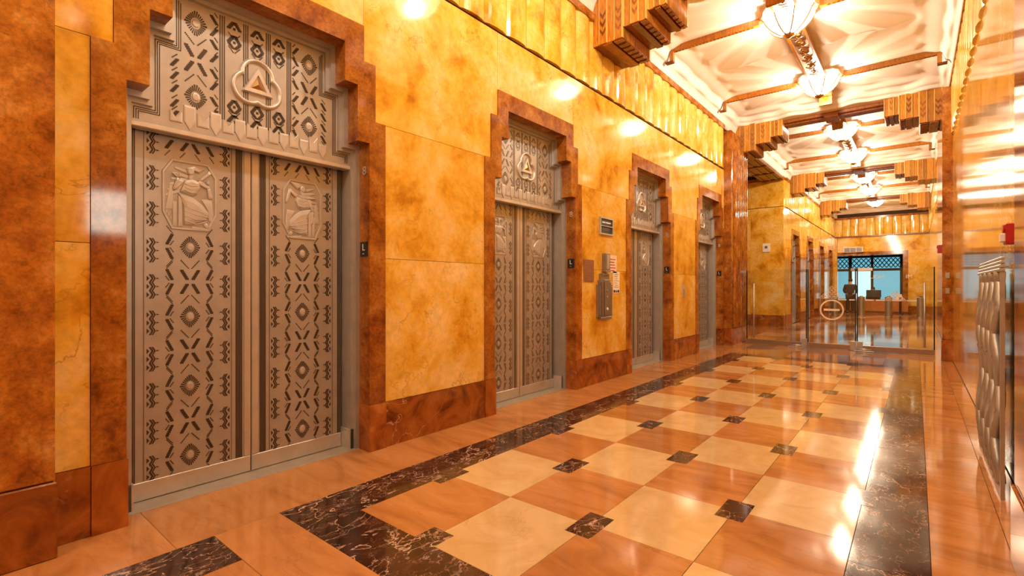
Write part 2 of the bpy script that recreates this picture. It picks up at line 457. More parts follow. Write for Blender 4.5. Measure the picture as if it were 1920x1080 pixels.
# ================================================================== RIGHT WALL
wall_r = struct(ob('wall_right', MB().box(.56, .85, YB, YF, 0, 5.6), 'gap'))
def rslab(y0, y1, z0, z1, mat='yellow', c=.014, x0=XR, name='slab'):
    return ob(name, MB().chbox(x0, .58, y0 + G, y1 - G, z0 + G, z1 - G, c), mat, wall_r)
ys = [3.3 + (11.5 - 3.3) * k / 6 for k in range(7)]
for a, b in zip(ys[:-1], ys[1:]):
    m_ = (a + b) / 2
    rslab(a, b, .0, ZJ - .02)
ys2 = [14.0 + (YF - 14.0) * k / 12 for k in range(13)]
for a, b in zip(ys2[:-1], ys2[1:]): rslab(a, b, 0, ZJ - .02)
flutes(wall_r, XR, 3.3, 11.5, True); flutes(wall_r, XR, 14.0, YF, True)
rslab(-7.3, 1.2, 0, ZT); rslab(1.2, 1.62, 0, 1.90); rslab(1.2, 1.62, 2.43, ZT); rslab(1.62, 2.3, 0, ZT)
pr1 = ob('pilaster', MB().chbox(.36, .6, 2.3, 3.3, PL + .003, ZT, .008), 'brown', wall_r)
ob('plinth', MB().chbox(.348, .6, 2.29, 3.308, 0, PL, .006), 'plinth', pr1)
pr2 = ob('pilaster', MB().chbox(.36, .6, 11.5, 14.0, PL + .003, ZT, .008), 'brown', wall_r)
ob('plinth', MB().chbox(.348, .6, 11.49, 14.008, 0, PL, .006), 'plinth', pr2)
ob('joint', MB().box(XR + .012, .6, 3.3, 11.5, ZJ - .03, ZJ + .01), 'gap', wall_r)
# small daylit window beside the photographer
win2 = struct(ob('window_2', MB().box(.53, .58, 1.19, 1.63, 1.89, 2.44), 'white'))
for a in range(3):
    for b in range(2):
        y = 1.23 + a * .125; z = 1.93 + b * .24
        ob('pane', MB().box(.52, .535, y, y + .11, z, z + .22), 'pane_near', win2)
# wall behind the photographer
wall_b = struct(ob('wall_back', MB().box(-4.0, .85, YB - .2, YB, 0, 5.6), 'yellow'))

# ================================================================== FAR WALL AND GUARD ROOM
wall_f = struct(ob('wall_far', MB().box(-4.0, -3.21, YF, YF + .4, 0, 5.6), 'yellow'))
OPX0, OPX1, OPZ = -3.2, -.49, 2.93
ob('slab', MB().box(OPX0, .85, YF + .05, YF + .4, OPZ + .18, ZJ - .03), 'yellow', wall_f)
ob('slab', MB().box(OPX1 + .2, .85, YF, YF + .4, PL, OPZ + .177), 'yellow', wall_f)
ob('plinth', MB().box(OPX1 + .2, .85, YF - .012, YF + .4, 0, PL - G), 'plinth', wall_f)
ob('jamb', MB().box(OPX1, OPX1 + .197, YF - .03, YF + .5, 0, OPZ), 'brown', wall_f)
ob('lintel', MB().box(OPX0, OPX1 + .197, YF - .03, YF + .5, OPZ + .002, OPZ + .178), 'brown', wall_f)
ob('joint', MB().box(-4, .85, YF - .05, YF + .4, ZJ - .06, ZJ - .0), 'wood_d', wall_f)
ob('header', MB().box(-4, .85, YF + .03, YF + .4, ZJ, 5.6), 'gap', wall_f)
for k in range(11):
    x = XL + .17 + k * .348
    link('flute', fm, wall_f, (x, YF, 0), (0, 0, -PI / 2))
struct(ob('trim_5', MB().box(-4, .85, YF - .045, YF + .2, ZT, ZT + .1), 'brown'))
# vent over the opening
v = thing('air_vent', 'white framed wall vent above the guard desk opening', 'vent', (-2.52, YF - .0, 3.2))
ob('frame', MB().box(-.42, .42, -.03, .045, .13, .17).box(-.42, .42, -.03, .045, -.17, -.13).box(-.42, -.38, -.03, .045, -.13, .13).box(.38, .42, -.03, .045, -.13, .13), 'white', v)
ob('backing', MB().box(-.38, .38, .01, .05, -.13, .13), 'patina', v)
for k in range(7): ob('slat', MB().box(-.38, .38, -.02, .01, -.12 + k * .036, -.107 + k * .036), 'steel', v)
for x in (-.13, .13): ob('mullion', MB().box(x - .012, x + .012, -.028, .0, -.13, .13), 'white', v)
# guard room shell
room = struct(ob('wall_guard_room', MB().box(-4.2, -4.0, YF + .4, 36, 0, 3.6).box(.6, .8, YF + .4, 36, 0, 3.6), 'brown'))
struct(ob('ceiling_guard_room', MB().box(-4.2, .8, YF + .4, 36, 3.3, 3.6), 'wood_d'))
win1 = struct(ob('window_1', MB().box(-4.1, .7, 35.0, 35.2, 0, .52).box(-4.1, .7, 35.0, 35.2, 2.98, 3.4).box(-.68, .7, 34.9, 35.2, .52, 2.98)
      .box(-4.1, -.68, 34.95, 35.1, 2.22, 2.36).box(-3.06, -2.9, 34.95, 35.1, .52, 2.98).box(-2.0, -1.88, 34.95, 35.1, .52, 2.98), 'patina'))
for a, b in ((-4.1, -3.06), (-2.9, -2.0), (-1.88, -.68)):
    ob('pane', MB().box(a, b, 35.04, 35.06, .52, 2.22), 'pane_hi' if a == -2.9 else 'pane', win1)
    ob('transom_pane', MB().box(a, b, 35.06, 35.08, 2.36, 2.98), 'pane', win1)
    m_ = MB(); n_ = max(2, round((b - a) / .2))
    for k in range(n_):
        x = a + (b - a) * k / n_; d = (b - a) / n_
        for q in range(2):
            z = 2.40 + q * .28
            m_.tube([(x, 35.03, z), (x + d, 35.03, z + .28)], .022, 4).tube([(x + d, 35.03, z), (x, 35.03, z + .28)], .022, 4)
    ob('lattice', m_, 'patina', win1)

# ================================================================== CEILING
ceil = struct(ob('ceiling', MB().box(-9.5, 1.2, YB - .2, 38, 5.62, 5.8), 'plaster'))
def sm(e0, e1, x):
    t = max(0, min(1, (x - e0) / (e1 - e0))); return t * t * (3 - 2 * t)
LAMP_DY = 1.46
def panel(name, length, lamps):
    """plaster coffer: sloping ledge, rounded wavy cove, folded rays round each lamp. local y: 0 = middle"""
    nx, ny = 170, int(length / .0235)
    x0, x1 = XL - .05, XR + .05
    vs = []
    for j in range(ny + 1):
        y = -length / 2 + length * j / ny
        for i in range(nx + 1):
            x = x0 + (x1 - x0) * i / nx
            ex = min(x - XL, XR - x); ey = length / 2 - abs(y)
            wav = .022 * math.sin(x * 5.2) + .014 * math.sin(x * 11)
            wav2 = .012 * math.sin(y * 6.5)
            # ledge rises away from the wall, then a step and a cove up to the panel
            zx = 4.90 + .19 * sm(-.02, .08, ex) + .15 * sm(.10 + wav2, .17 + wav2, ex) + .06 * sm(.17, .42, ex)
            zy = 5.09 + .06 * sm(.20 + wav * 2, .235 + wav * 2, ey) + .09 * sm(.25 + wav * 2, .42 + wav * 3, ey) + .06 * sm(.42, .62, ey)
            z = min(zx, zy)
            ex2 = sm(.40, .52, ex) * sm(.55, .75, ey)
            if ex2 > 0 and lamps:
                ly = min(lamps, key=lambda q: abs(y - q))
                dx, dy = x - XC, y - ly
                r = math.hypot(dx, dy); a = math.atan2(dy, dx) / (2 * PI) * 14
                a = abs(math.atan2(dx, dy)) / PI * 8          # mirrored about the strip, folds run out from the lamp
                f_ = a % 1
                t = f_ / .62 if f_ < .62 else (1 - f_) / .38
                far = abs(dy) / max(r, .01)
                z += ex2 * (.03 - .062 * t * min(r, 1.5) / 1.5) * sm(.10, .5, r) * sm(.02, .22, abs(dy))
            vs.append((x, y, z))
    fs = []
    for j in range(ny):
        for i in range(nx):
            a = j * (nx + 1) + i; fs.append((a, a + nx + 1, a + nx + 2, a + 1))
    me = bpy.data.meshes.new(name); me.from_pydata(vs, [], fs); me.materials.append(M['plaster'])
    me.polygons.foreach_set('use_smooth', [True] * len(me.polygons))
    return me
pan = panel('coffer', 6.18, (-LAMP_DY, LAMP_DY))
MIDS = []
for a, b in zip([-7.06] + BEAMS[:-1], BEAMS):
    m_ = (a + b) / 2; MIDS.append(m_)
    link('coffer', pan, ceil, (0, m_, 0))
last_mid = (26.02 + 31.2) / 2
link('coffer', panel('coffer', 31.0 - 26.25, (-.9,)), ceil, (0, (26.25 + 31.0) / 2, 0))
ob('passage_ceiling', MB().box(-9.4, XL - .5, 12.7, 18.3, 5.05, 5.2), 'plaster', ceil)
ob('ledge', MB().box(-3.9, XL + .02, 12.4, 19.0, 5.02, 5.4), 'plaster', ceil)

# ------------------------------------------------------------------ wooden beams with stepped corbels
TIERS = ((0.0, .45, 4.48, .42), (.45, .76, 4.62, .40), (.76, 1.0, 4.74, .36))   # from wall, to, bottom, half depth
cm = {}
for t, (a, b, zb, hd) in enumerate(TIERS):
    wd = b - a
    cm[t, 'core'] = MB().box(a + .008, b - .012, -hd + .012, hd - .012, zb + .02, 5.12).mesh('corbel', M['wood_d'])
    nb = 4 if t == 0 else 3 
    for k in range(nb):
        m_ = MB(); y0 = a + wd * k / nb + .004; y1 = a + wd * (k + 1) / nb - .004
        pr = .012 if k % 2 == 0 else .024
        for s in (-1, 1):
            ya, yb = sorted((s * (hd - .012), s * (hd - .012 + pr)))
            m_.chbox(y0, y1, ya, yb, zb, 5.11, .004)
        cm[t, 'board', k] = m_.mesh('board', M['wood'])
        m_ = MB()
        zc = zb + .30 - t * .05; mid = (y0 + y1) / 2; hw = (y1 - y0) / 2 - .012
        cm[t, 'chev', k] = None
        if k % 2 == 1:
            for q in range(3):
                for s in (-1, 1):
                    zz = zb + .10 + q * .11
                    pts = [(y0 + .012, zz + .06), (mid, zz), (y1 - .012, zz + .06), (y1 - .012, zz + .11), (mid, zz + .05), (y0 + .012, zz + .11)]
                    yy0, yy1 = sorted((s * (hd - .012 + pr - .002), s * (hd - .012 + pr + .002)))
                    n = 6
                    m_.add([(p, yy0, z) for p, z in pts] + [(p, yy1, z) for p, z in pts],
                           [tuple(range(n)), tuple(range(2 * n - 1, n - 1, -1))] + [(i, (i + 1) % n, n + (i + 1) % n, n + i) for i in range(n)])
            cm[t, 'chev', k] = m_.mesh('chevron', M['wood_x'])
    for k in range(nb + 1):
        xf = a + .006 + (wd - .012) * k / nb
        m_ = MB()
        for s in (-1, 1):
            ya, yb = sorted((s * (hd - .02), s * (hd + .016)))
            m_.chbox(xf - .005, xf + .005, ya, yb, zb + .002, 5.11, .002)
        cm[t, 'fillet', k] = m_.mesh('gilt_fillet', M['gilt'])
    # underside lanes and dentil blocks, reeding on the side towards the room
    for k in range(3):
        m_ = MB().chbox(a + wd * k / 3 + .006, a + wd * (k + 1) / 3 - .006, -hd + .01, hd - .01, zb - (.022 if k == 1 else .004), zb + .03, .004)
        cm[t, 'lane', k] = m_.mesh('lane', M['wood_x'])
    nd = 7
    cm[t, 'dentil'] = MB().chbox(b - wd / 3 + .014, b - .014, -.034, .034, zb - .018, zb + .01, .006).mesh('dentil', M['wood_x'])
    m_ = MB()
    for k in range(5):
        m_.lathe([(0.0, zb + .004), (.011, zb + .004), (.011, 5.1)], b - .012, -.044 + k * .022, 8)
    cm[t, 'reed'] = m_.mesh('reeding', M['wood'], True)
BOFF = ('photographer', )
beam_lab = ['broad walnut ceiling beam with stepped corbels right above the photographer',
            'nearest walnut ceiling beam in view with large stepped corbel over second lift',
            'walnut ceiling beam with stepped corbels directly above the glass doors',
            'walnut ceiling beam with stepped corbels second beyond the glass doors',
            'farthest walnut ceiling beam with stepped corbels near the fluted end wall']
for bi, by in enumerate(BEAMS):
    t_ = thing('ceiling_beam', beam_lab[bi], 'beam', (XC, by, 5.1), group='stepped walnut ceiling beams')
    for k in range(4):
        wz = (5.03, 5.0, 5.0, 5.03)[k] - 5.1
        ob('soffit_board', MB().chbox(XL + 1.0 - XC, XR - 1.0 - XC, -.24 + k * .12 + .003, -.24 + (k + 1) * .12 - .003, wz, .1, .005), 'wood_d', t_)
    ob('centre_block', MB().chbox(-.13, .13, -.25, .25, -.115, .02, .006), 'wood_x', t_)
    for side in (0, 1):
        for t, (a, b, zb, hd) in enumerate(TIERS):
            lx, rz = ((XL - XC, 0), (XR - XC, PI))[side]
            cb = link('corbel', cm[t, 'core'], t_, (lx, 0, -5.1), (0, 0, rz))
            for k in range(4 if t == 0 else 3):
                link('board', cm[t, 'board', k], cb)
                if cm[t, 'chev', k] and bi in (1, 2): 
                    link('chevron', cm[t, 'chev', k], cb)
            for k in range(5 if t == 0 else 4): link('gilt_fillet', cm[t, 'fillet', k], cb)
            for k in range(3): link('lane', cm[t, 'lane', k], cb)
            if bi in (1, 2):
                for k in range(7): link('dentil', cm[t, 'dentil'], cb, (0, -hd + .05 + k * (2 * hd - .1) / 6, 0))
                for k in range(7): link('reeding', cm[t, 'reed'], cb, (0, -hd + .055 + k * (2 * hd - .11) / 6, 0))
# wooden soffit over the side passage
sf = thing('passage_soffit', 'slatted walnut soffit over the side passage opening beyond glass doors', 'soffit', (XL - .32, 15.6, 4.80))
ob('core', MB().box(-.30, .33, -2.4, 2.4, .02, .08), 'wood_d', sf)
for k in range(6): ob('slat', MB().chbox(-.30 + k * .105 + .004, -.30 + (k + 1) * .105 - .004, -2.4, 2.4, -.02 + (k % 2) * .012, .03, .004), 'wood_x', sf)
for k in range(5): ob('cross_strip', MB().box(-.31, .335, -2.3 + k * 1.12, -2.24 + k * 1.12, -.035, .0), 'wood_d', sf)

# ------------------------------------------------------------------ lamps, thin ribs, ornamental strips
def make_lamp():
    t = thing('ceiling_lamp', '', 'ceiling lamp', (XC, 0, ZCE), group='bowl lamps along the ceiling')
    prof = [(.045, -.36), (.12, -.335), (.21, -.27), (.28, -.19), (.33, -.10)]
    ob('glass_bowl', MB().lathe(prof, 0, 0, 32), 'lamp', t, smooth=True)
    for k in range(8):
        a = 2 * PI * (k + .5) / 8
        pts = [((r + .006) * math.cos(a), (r + .006) * math.sin(a), z - .004) for r, z in prof] + [(.37 * math.cos(a), .37 * math.sin(a), -.075)]
        ob('rib', MB().tube(pts, .010, 6), 'bronze', t, smooth=True)
    ob('hub', MB().lathe([(0, -.405), (.025, -.40), (.06, -.375), (.075, -.355), (.06, -.335), (.0, -.33)], 0, 0, 20), 'bronze', t, smooth=True)
    m_ = MB(); n = 32
    for k in range(n):
        a = 2 * PI * k / n; b = 2 * PI * (k + 1) / n
        for (r0, z0_, r1, z1_) in ((.30, -.02, .36, -.05),):
            w0 = .012 * math.cos(8 * a); w1 = .012 * math.cos(8 * b)
            m_.add([(r0 * math.cos(a), r0 * math.sin(a), z0_), (r0 * math.cos(b), r0 * math.sin(b), z0_),
                    ((r1 + w1) * math.cos(b), (r1 + w1) * math.sin(b), z1_), ((r1 + w0) * math.cos(a), (r1 + w0) * math.sin(a), z1_)], [(0, 1, 2, 3)])
    ob('scalloped_collar', m_, 'bronze', t, smooth=True)
    ob('stem', MB().tube([(0, 0, -.05), (0, 0, .05)], .03, 8), 'bronze', t)
    ld = bpy.data.lights.new('bulb', 'POINT'); ld.energy = LAMP_W; ld.color = LAMP_C[:3]; ld.shadow_soft_size = .075
    bl = link('bulb', ld, t, (0, 0, -.23))
    return t
lamp_pos = []
for m_ in MIDS: lamp_pos += [m_ - LAMP_DY, m_ + LAMP_DY]
lamp_pos.append((26.25 + 31.0) / 2 - .9)
lamp0 = make_lamp()
ords = ['behind the photographer, far from the lifts', 'behind the photographer, nearer the lifts', 'above the first lift, out of frame', 'above the second lift, just out of frame',
        'largest glowing bowl lamp in view near the top edge', 'second largest bowl lamp, next to the largest along the ceiling strip',
        'first bowl lamp beyond the beam over the glass doors', 'second bowl lamp beyond the beam over the glass doors',
        'third bowl lamp beyond the glass doors', 'fourth bowl lamp beyond the glass doors', 'farthest small bowl lamp near the fluted end wall']
for k, y in enumerate(lamp_pos):
    lab = ords[k] if k >= 4 else 'glowing bowl lamp ' + ords[k]
    o = lamp0 if k == 0 else tree_copy(lamp0, (XC, y, ZCE))
    o.location = (XC, y, ZCE); o['label'] = lab
# thin ribs (one each side of a lamp) with a stepped end at the wall
rib_m = MB()
def rib_mesh():
    m_ = MB()
    m_.chbox(.0, 1.50, -.045, .045, -.10, .04, .006)
    return m_.mesh('rib_bar', M['wood'])
L_RIB = (XC - .38) - (XL + .19)
rb1 = MB().chbox(0, L_RIB, -.034, .034, -.095, .06, .006).mesh('bar', M['wood'])
rb2 = MB().chbox(-.03, .03, -.036, .036, -.25, -.07, .005).mesh('drop', M['wood'])
rb3 = MB().chbox(-.10, .03, -.04, .04, -.27, -.235, .005).mesh('foot', M['wood_d'])
rbt = MB()
for k in range(22): rbt.box(.06 + k * (L_RIB - .12) / 22, .06 + (k + .55) * (L_RIB - .12) / 22, -.022, .022, -.098, -.09)
rb4 = rbt.mesh('carving', M['wood_x'])
rn = ['nearer', 'farther']
for k, y in enumerate(lamp_pos):
    for side in (0, 1):
        lab = 'thin carved wooden ceiling rib %s of %s' % (('left', 'right')[side], ords[k] if k >= 4 else 'the bowl lamp ' + ords[k])
        lab = ' '.join(lab.split()[:16]).rstrip(',')
        t = thing('ceiling_rib', lab, 'ceiling rib', ((XL + .19, y, ZCE) if side == 0 else (XR - .19, y, ZCE)), (0, 0, 0 if side == 0 else PI), 'thin wooden ribs beside the lamps')
        link('bar', rb1, t); link('drop', rb2, t); link('foot', rb3, t); link('carving', rb4, t)['kind'] = 'stuff'
# ornamental strip along the lamps
strip_m = {}
L_ST = 4.4
strip_m['plate'] = MB().box(-.13, .13, -L_ST / 2, L_ST / 2, -.05, .05).mesh('plate', M['bronze'])
strip_m['rail'] = MB().chbox(-.02, .02, -L_ST / 2, L_ST / 2, -.075, .0, .006).mesh('rail', M['wood'])
strip_m['end'] = MB().tube([(0, 0, -.02), (0, .08, -.05), (0, .13, -.13)], .05, 8).box(-.12, .12, -.02, .10, -.09, -.02).box(-.11, .11, .09, .15, -.24, -.06).mesh('end_block', M['wood'])
sc = MB()
for k in range(26):
    y = -L_ST / 2 + .1 + k * (L_ST - .2) / 25
    pts = []
    for q in range(13):
        a = q / 12 * 2.6 * PI; r = .012 + .075 * (1 - q / 12)
        pts.append((r * math.cos(a) * (1 if k % 2 else -1), y + r * math.sin(a), -.053))
    sc.tube(pts, .007, 5)
strip_m['scroll'] = sc.mesh('scrollwork', M['bronze'])
st_lab = ['ornate bronze ceiling strip behind the photographer', 'ornate bronze ceiling strip overhead above the first two lifts', 'ornate bronze ceiling strip joining the two largest lamps in view',
          'ornate bronze ceiling strip between first two lamps beyond glass doors', 'ornate bronze ceiling strip between third and fourth lamps beyond glass doors']
for k, m_ in enumerate(MIDS):
    t = thing('ceiling_strip', st_lab[k], 'ceiling strip', (XC, m_, ZCE - .05), group='ornate strips linking the ceiling lamps')
    link('plate', strip_m['plate'], t); link('rail', strip_m['rail'], t, (-.125, 0, 0)); link('rail', strip_m['rail'], t, (.125, 0, 0))
    link('scrollwork', strip_m['scroll'], t)['kind'] = 'stuff'
    link('end_block', strip_m['end'], t, (0, L_ST / 2, 0)); link('end_block', strip_m['end'], t, (0, -L_ST / 2, 0), (0, 0, PI))

# ================================================================== LIFT ENTRANCES (local: x = out of the wall, y along it, z up; 0 = wall face)
def U_poly(outer, inner, z0):
    """stepped arch band between two stepped outlines, standing on z0"""
    def side(P, s, up=True):
        pts = []; z = z0
        for k, (hw, zt) in enumerate(P):
            pts += [(s * hw, z), (s * hw, zt)]; z = zt
        return pts
    o = side(outer, 1) + side(outer, -1)[::-1]
    i = side(inner, -1) + side(inner, 1)[::-1]
    return o + i
def arch_poly(P, z0):
    pts = []; z = z0
    for hw, zt in P: pts += [(hw, z), (hw, zt)]; z = zt
    return pts + [(-y, z) for y, z in pts[::-1]]
def shrink(P, d): return tuple((hw - d, zt - d) for hw, zt in P)
EM = {}
EM['surround'] = MB().prism(U_poly(OUT, INN, PL + .002), -.13, .012).mesh('surround', M['brown'])
EM['plinth'] = MB().box(-.13, .024, .765, .92, 0, PL).mesh('plinth_block', M['plinth'])
F1 = shrink(INN, .035); F2 = shrink(INN, .06)
EM['frame'] = MB().prism(U_poly(INN, F1, 0), -.30, -.125).prism(U_poly(F1, F2, 0), -.30, -.16).mesh('metal_frame', M['metal'])
EM['guard'] = MB().box(-.31, -.16, .70, .765, 0, .16).mesh('jamb_shoe', M['metal2'])
ZL = 2.265                     # bottom of the transom panel
XT = -.185                     # its face
XD = -.285                     # face of the leaves
tp = shrink(INN, .058)
tp = ((tp[0][0], tp[0][1]), tp[1], tp[2])
EM['transom'] = MB().prism(arch_poly(tp, ZL), XT - .05, XT).mesh('transom_panel', M['metal'])
EM['lip'] = MB().chbox(XT - .06, XT + .018, -.71, .71, ZL - .028, ZL + .004, .005).mesh('lip', M['metal2'])
EM['sill'] = MB().chbox(-.36, -.118, -.77, .77, -.003, .004, .001).box(-.30, -.293, -.70, .70, .004, .0055).mesh('sill', M['sill'])
EM['dark'] = MB().box(-.37, -.345, -.75, .75, 0, 3.2).mesh('shaft_backing', M['black'])
# door leaf, left one; local y 0 at the meeting edge, leaf spans -.70 .. -.003
LW = .70
def leaf_mesh():
    m = MB()
    m.chbox(XD - .04, XD, -LW, -.004, .006, 2.30, .003)
    return m.mesh('door_leaf', M['metal'])
EM['leaf'] = leaf_mesh()
def stair(cy, cz, w, h, n, sgn, x0, x1, m):
    """diagonal bar with stepped edges"""
    for k in range(n):
        y = cy + sgn * w * ((k + .5) / n - .5); z = cz + h * ((k + .5) / n - .5)
        m.box(x0, x1, y - w / n * 1.75, y + w / n * 1.75, z - h / n * .62, z + h / n * .62)
def dots(cy, cz, w, h, n, sgn, x0, x1, m, s=.0032):
    for k in range(n):
        y = cy + sgn * w * ((k + .5) / n - .5); z = cz + h * ((k + .5) / n - .5)
        m.box(x0, x1, y - s, y + s, z - s, z + s)
def sunburst(m, x0, x1, rx, rz, core=.4, n=26):
    for k in range(n):
        a = 2 * PI * k / n; ca, sa = math.cos(a), math.sin(a)
        L = 1 / (abs(ca) ** 1.25 + abs(sa) ** 1.25) ** (1 / 1.25)
        da = .075
        def P(r, aa): return (r * rx * math.cos(aa), r * rz * math.sin(aa))
        q = [P(core * 1.1, a - da * .8), P(L, a - da), P(L * 1.02, a + da), P(core * 1.1, a + da * .8)]
        m.prism(q, x0, x1)
def disc(m, x0, x1, rx, rz, n=20):
    m.relief([(rx * math.cos(2 * PI * k / n), rz * math.sin(2 * PI * k / n)) for k in range(n)], x0, x1, .8)
e0, e1 = -.001, .0022
m = MB(); sunburst(m, e0, e1, .056, .072); EM['sun'] = m.mesh('sunburst', M['patina'])
m = MB(); disc(m, e0, .006, .020, .024); EM['disc'] = m.mesh('sun_disc', M['relief'])
# crossed stepped bars with dotted arrows above and below
m = MB()
for sy in (-1, 1):
    for sz in (-1, 1):
        stair(sy * .032, sz * .045, .034, .062, 6, -sy * sz * -1, e0, e1, m)
        dots(sy * .030, sz * .112, .046, .055, 8, -sy * sz * -1 * -1 * -1, e0, e1, m)
EM['cross'] = m.mesh('crossed_bars', M['patina'])
# side column bars (pair forming a zigzag)
m = MB()
for sz in (-1, 1):
    stair(0, sz * .045, .030, .066, 6, sz, e0, e1, m)
    dots(.012, sz * .022, .02, .03, 4, sz, e0, e1, m)
    dots(.0, sz * .105, .034, .045, 6, -sz, e0, e1, m)
EM['zigbar'] = m.mesh('stepped_bars', M['patina'])
# zigzag strip block
m = MB()
for lane, (o, th) in enumerate(((0, .0052), (.013, .004))):
    for k in range(6):
        z0_, z1_ = -.075 + k * .025, -.075 + (k + 1) * .025
        y0_, y1_ = (o - .006, o + .008) if k % 2 == 0 else (o + .008, o - .006)
        m.prism([(y0_ - th, z0_), (y0_ + th, z0_), (y1_ + th, z1_), (y1_ - th, z1_)], e0, e1)
for k in range(3):
    z = -.05 + k * .05
    m.prism([(-.022, z - .016), (-.008, z), (-.022, z + .016)], e0, e1)
    m.prism([(.028, z - .005), (.044, z), (.028, z + .005)], e0, e1)
EM['zig'] = m.mesh('zigzag_strip', M['patina'])
EM['kick'] = MB().chbox(-.004, .005, -LW + .004, -.006, .008, .118, .003).mesh('kick_rail', M['metal2'])
m = MB()
for y in (-.692, -.684, -.676, -.668): m.box(e0, e1, y - .0025, y + .0025, .12, 2.27)
EM['fluteL'] = m.mesh('fluting', M['patina'])
m = MB()
for y in (-.098, -.089, -.080, -.071, -.062): m.box(e0, e1, y - .0032, y + .0032, .12, 2.27)
EM['fluteR'] = m.mesh('fluting', M['patina'])
EM['line'] = MB().box(e0, e1, -.0018, .0018, .12, 2.27).mesh('groove_line', M['groove'])
EM['edge'] = MB().chbox(-.004, .007, -.046, -.006, .12, 2.29, .004).mesh('edge_moulding', M['metal2'])
# top darts
m = MB()
for (y, s) in ((-.115, 1), (-.032, 1), (.032, -1), (.115, -1)):
    stair(y, 0, .034, .056, 6, s, e0, e1, m); dots(y - s * .01, -.055, .03, .04, 5, s, e0, e1, m)
EM['darts'] = m.mesh('dart_row', M['patina'])
# octagonal medallion with a seated relief figure
OCT = [(-.155, -.115), (-.105, -.222), (.10, -.222), (.155, -.115), (.155, .14), (.105, .222), (-.105, .222), (-.155, .14)]
INO = [(y * .90, z * .93) for y, z in OCT]
m = MB(); n = 8
vs = [(e0, y, z) for y, z in OCT] + [(.008, y * .98, z * .985) for y, z in OCT] + [(.008, y * .92, z * .945) for y, z in OCT] + [(.001, y, z) for y, z in INO]
m.add(vs, [(r * n + k, r * n + (k + 1) % n, (r + 1) * n + (k + 1) % n, (r + 1) * n + k) for r in range(3) for k in range(n)])
EM['octo'] = m.mesh('medallion_frame', M['relief'])
def ell(cy, cz, ry, rz, rot=0, n=14):
    c, s = math.cos(rot), math.sin(rot)
    return [(cy + ry * math.cos(a) * c - rz * math.sin(a) * s, cz + ry * math.cos(a) * s + rz * math.sin(a) * c) for a in [2 * PI * k / n for k in range(n)]]
def limb(a, b, wa, wb):
    d = Vector((b[0] - a[0], b[1] - a[1])); t = d.normalized(); q = Vector((-t.y, t.x))
    A, B = Vector(a), Vector(b); pts = []
    for k in range(5):
        an = PI / 2 + PI * k / 4; pts.append(A + t * (wa * math.cos(an)) + q * (wa * math.sin(an)))
    for k in range(5):
        an = -PI / 2 + PI * k / 4; pts.append(B + t * (wb * math.cos(an)) + q * (wb * math.sin(an)))
    return [(p.x, p.y) for p in pts]
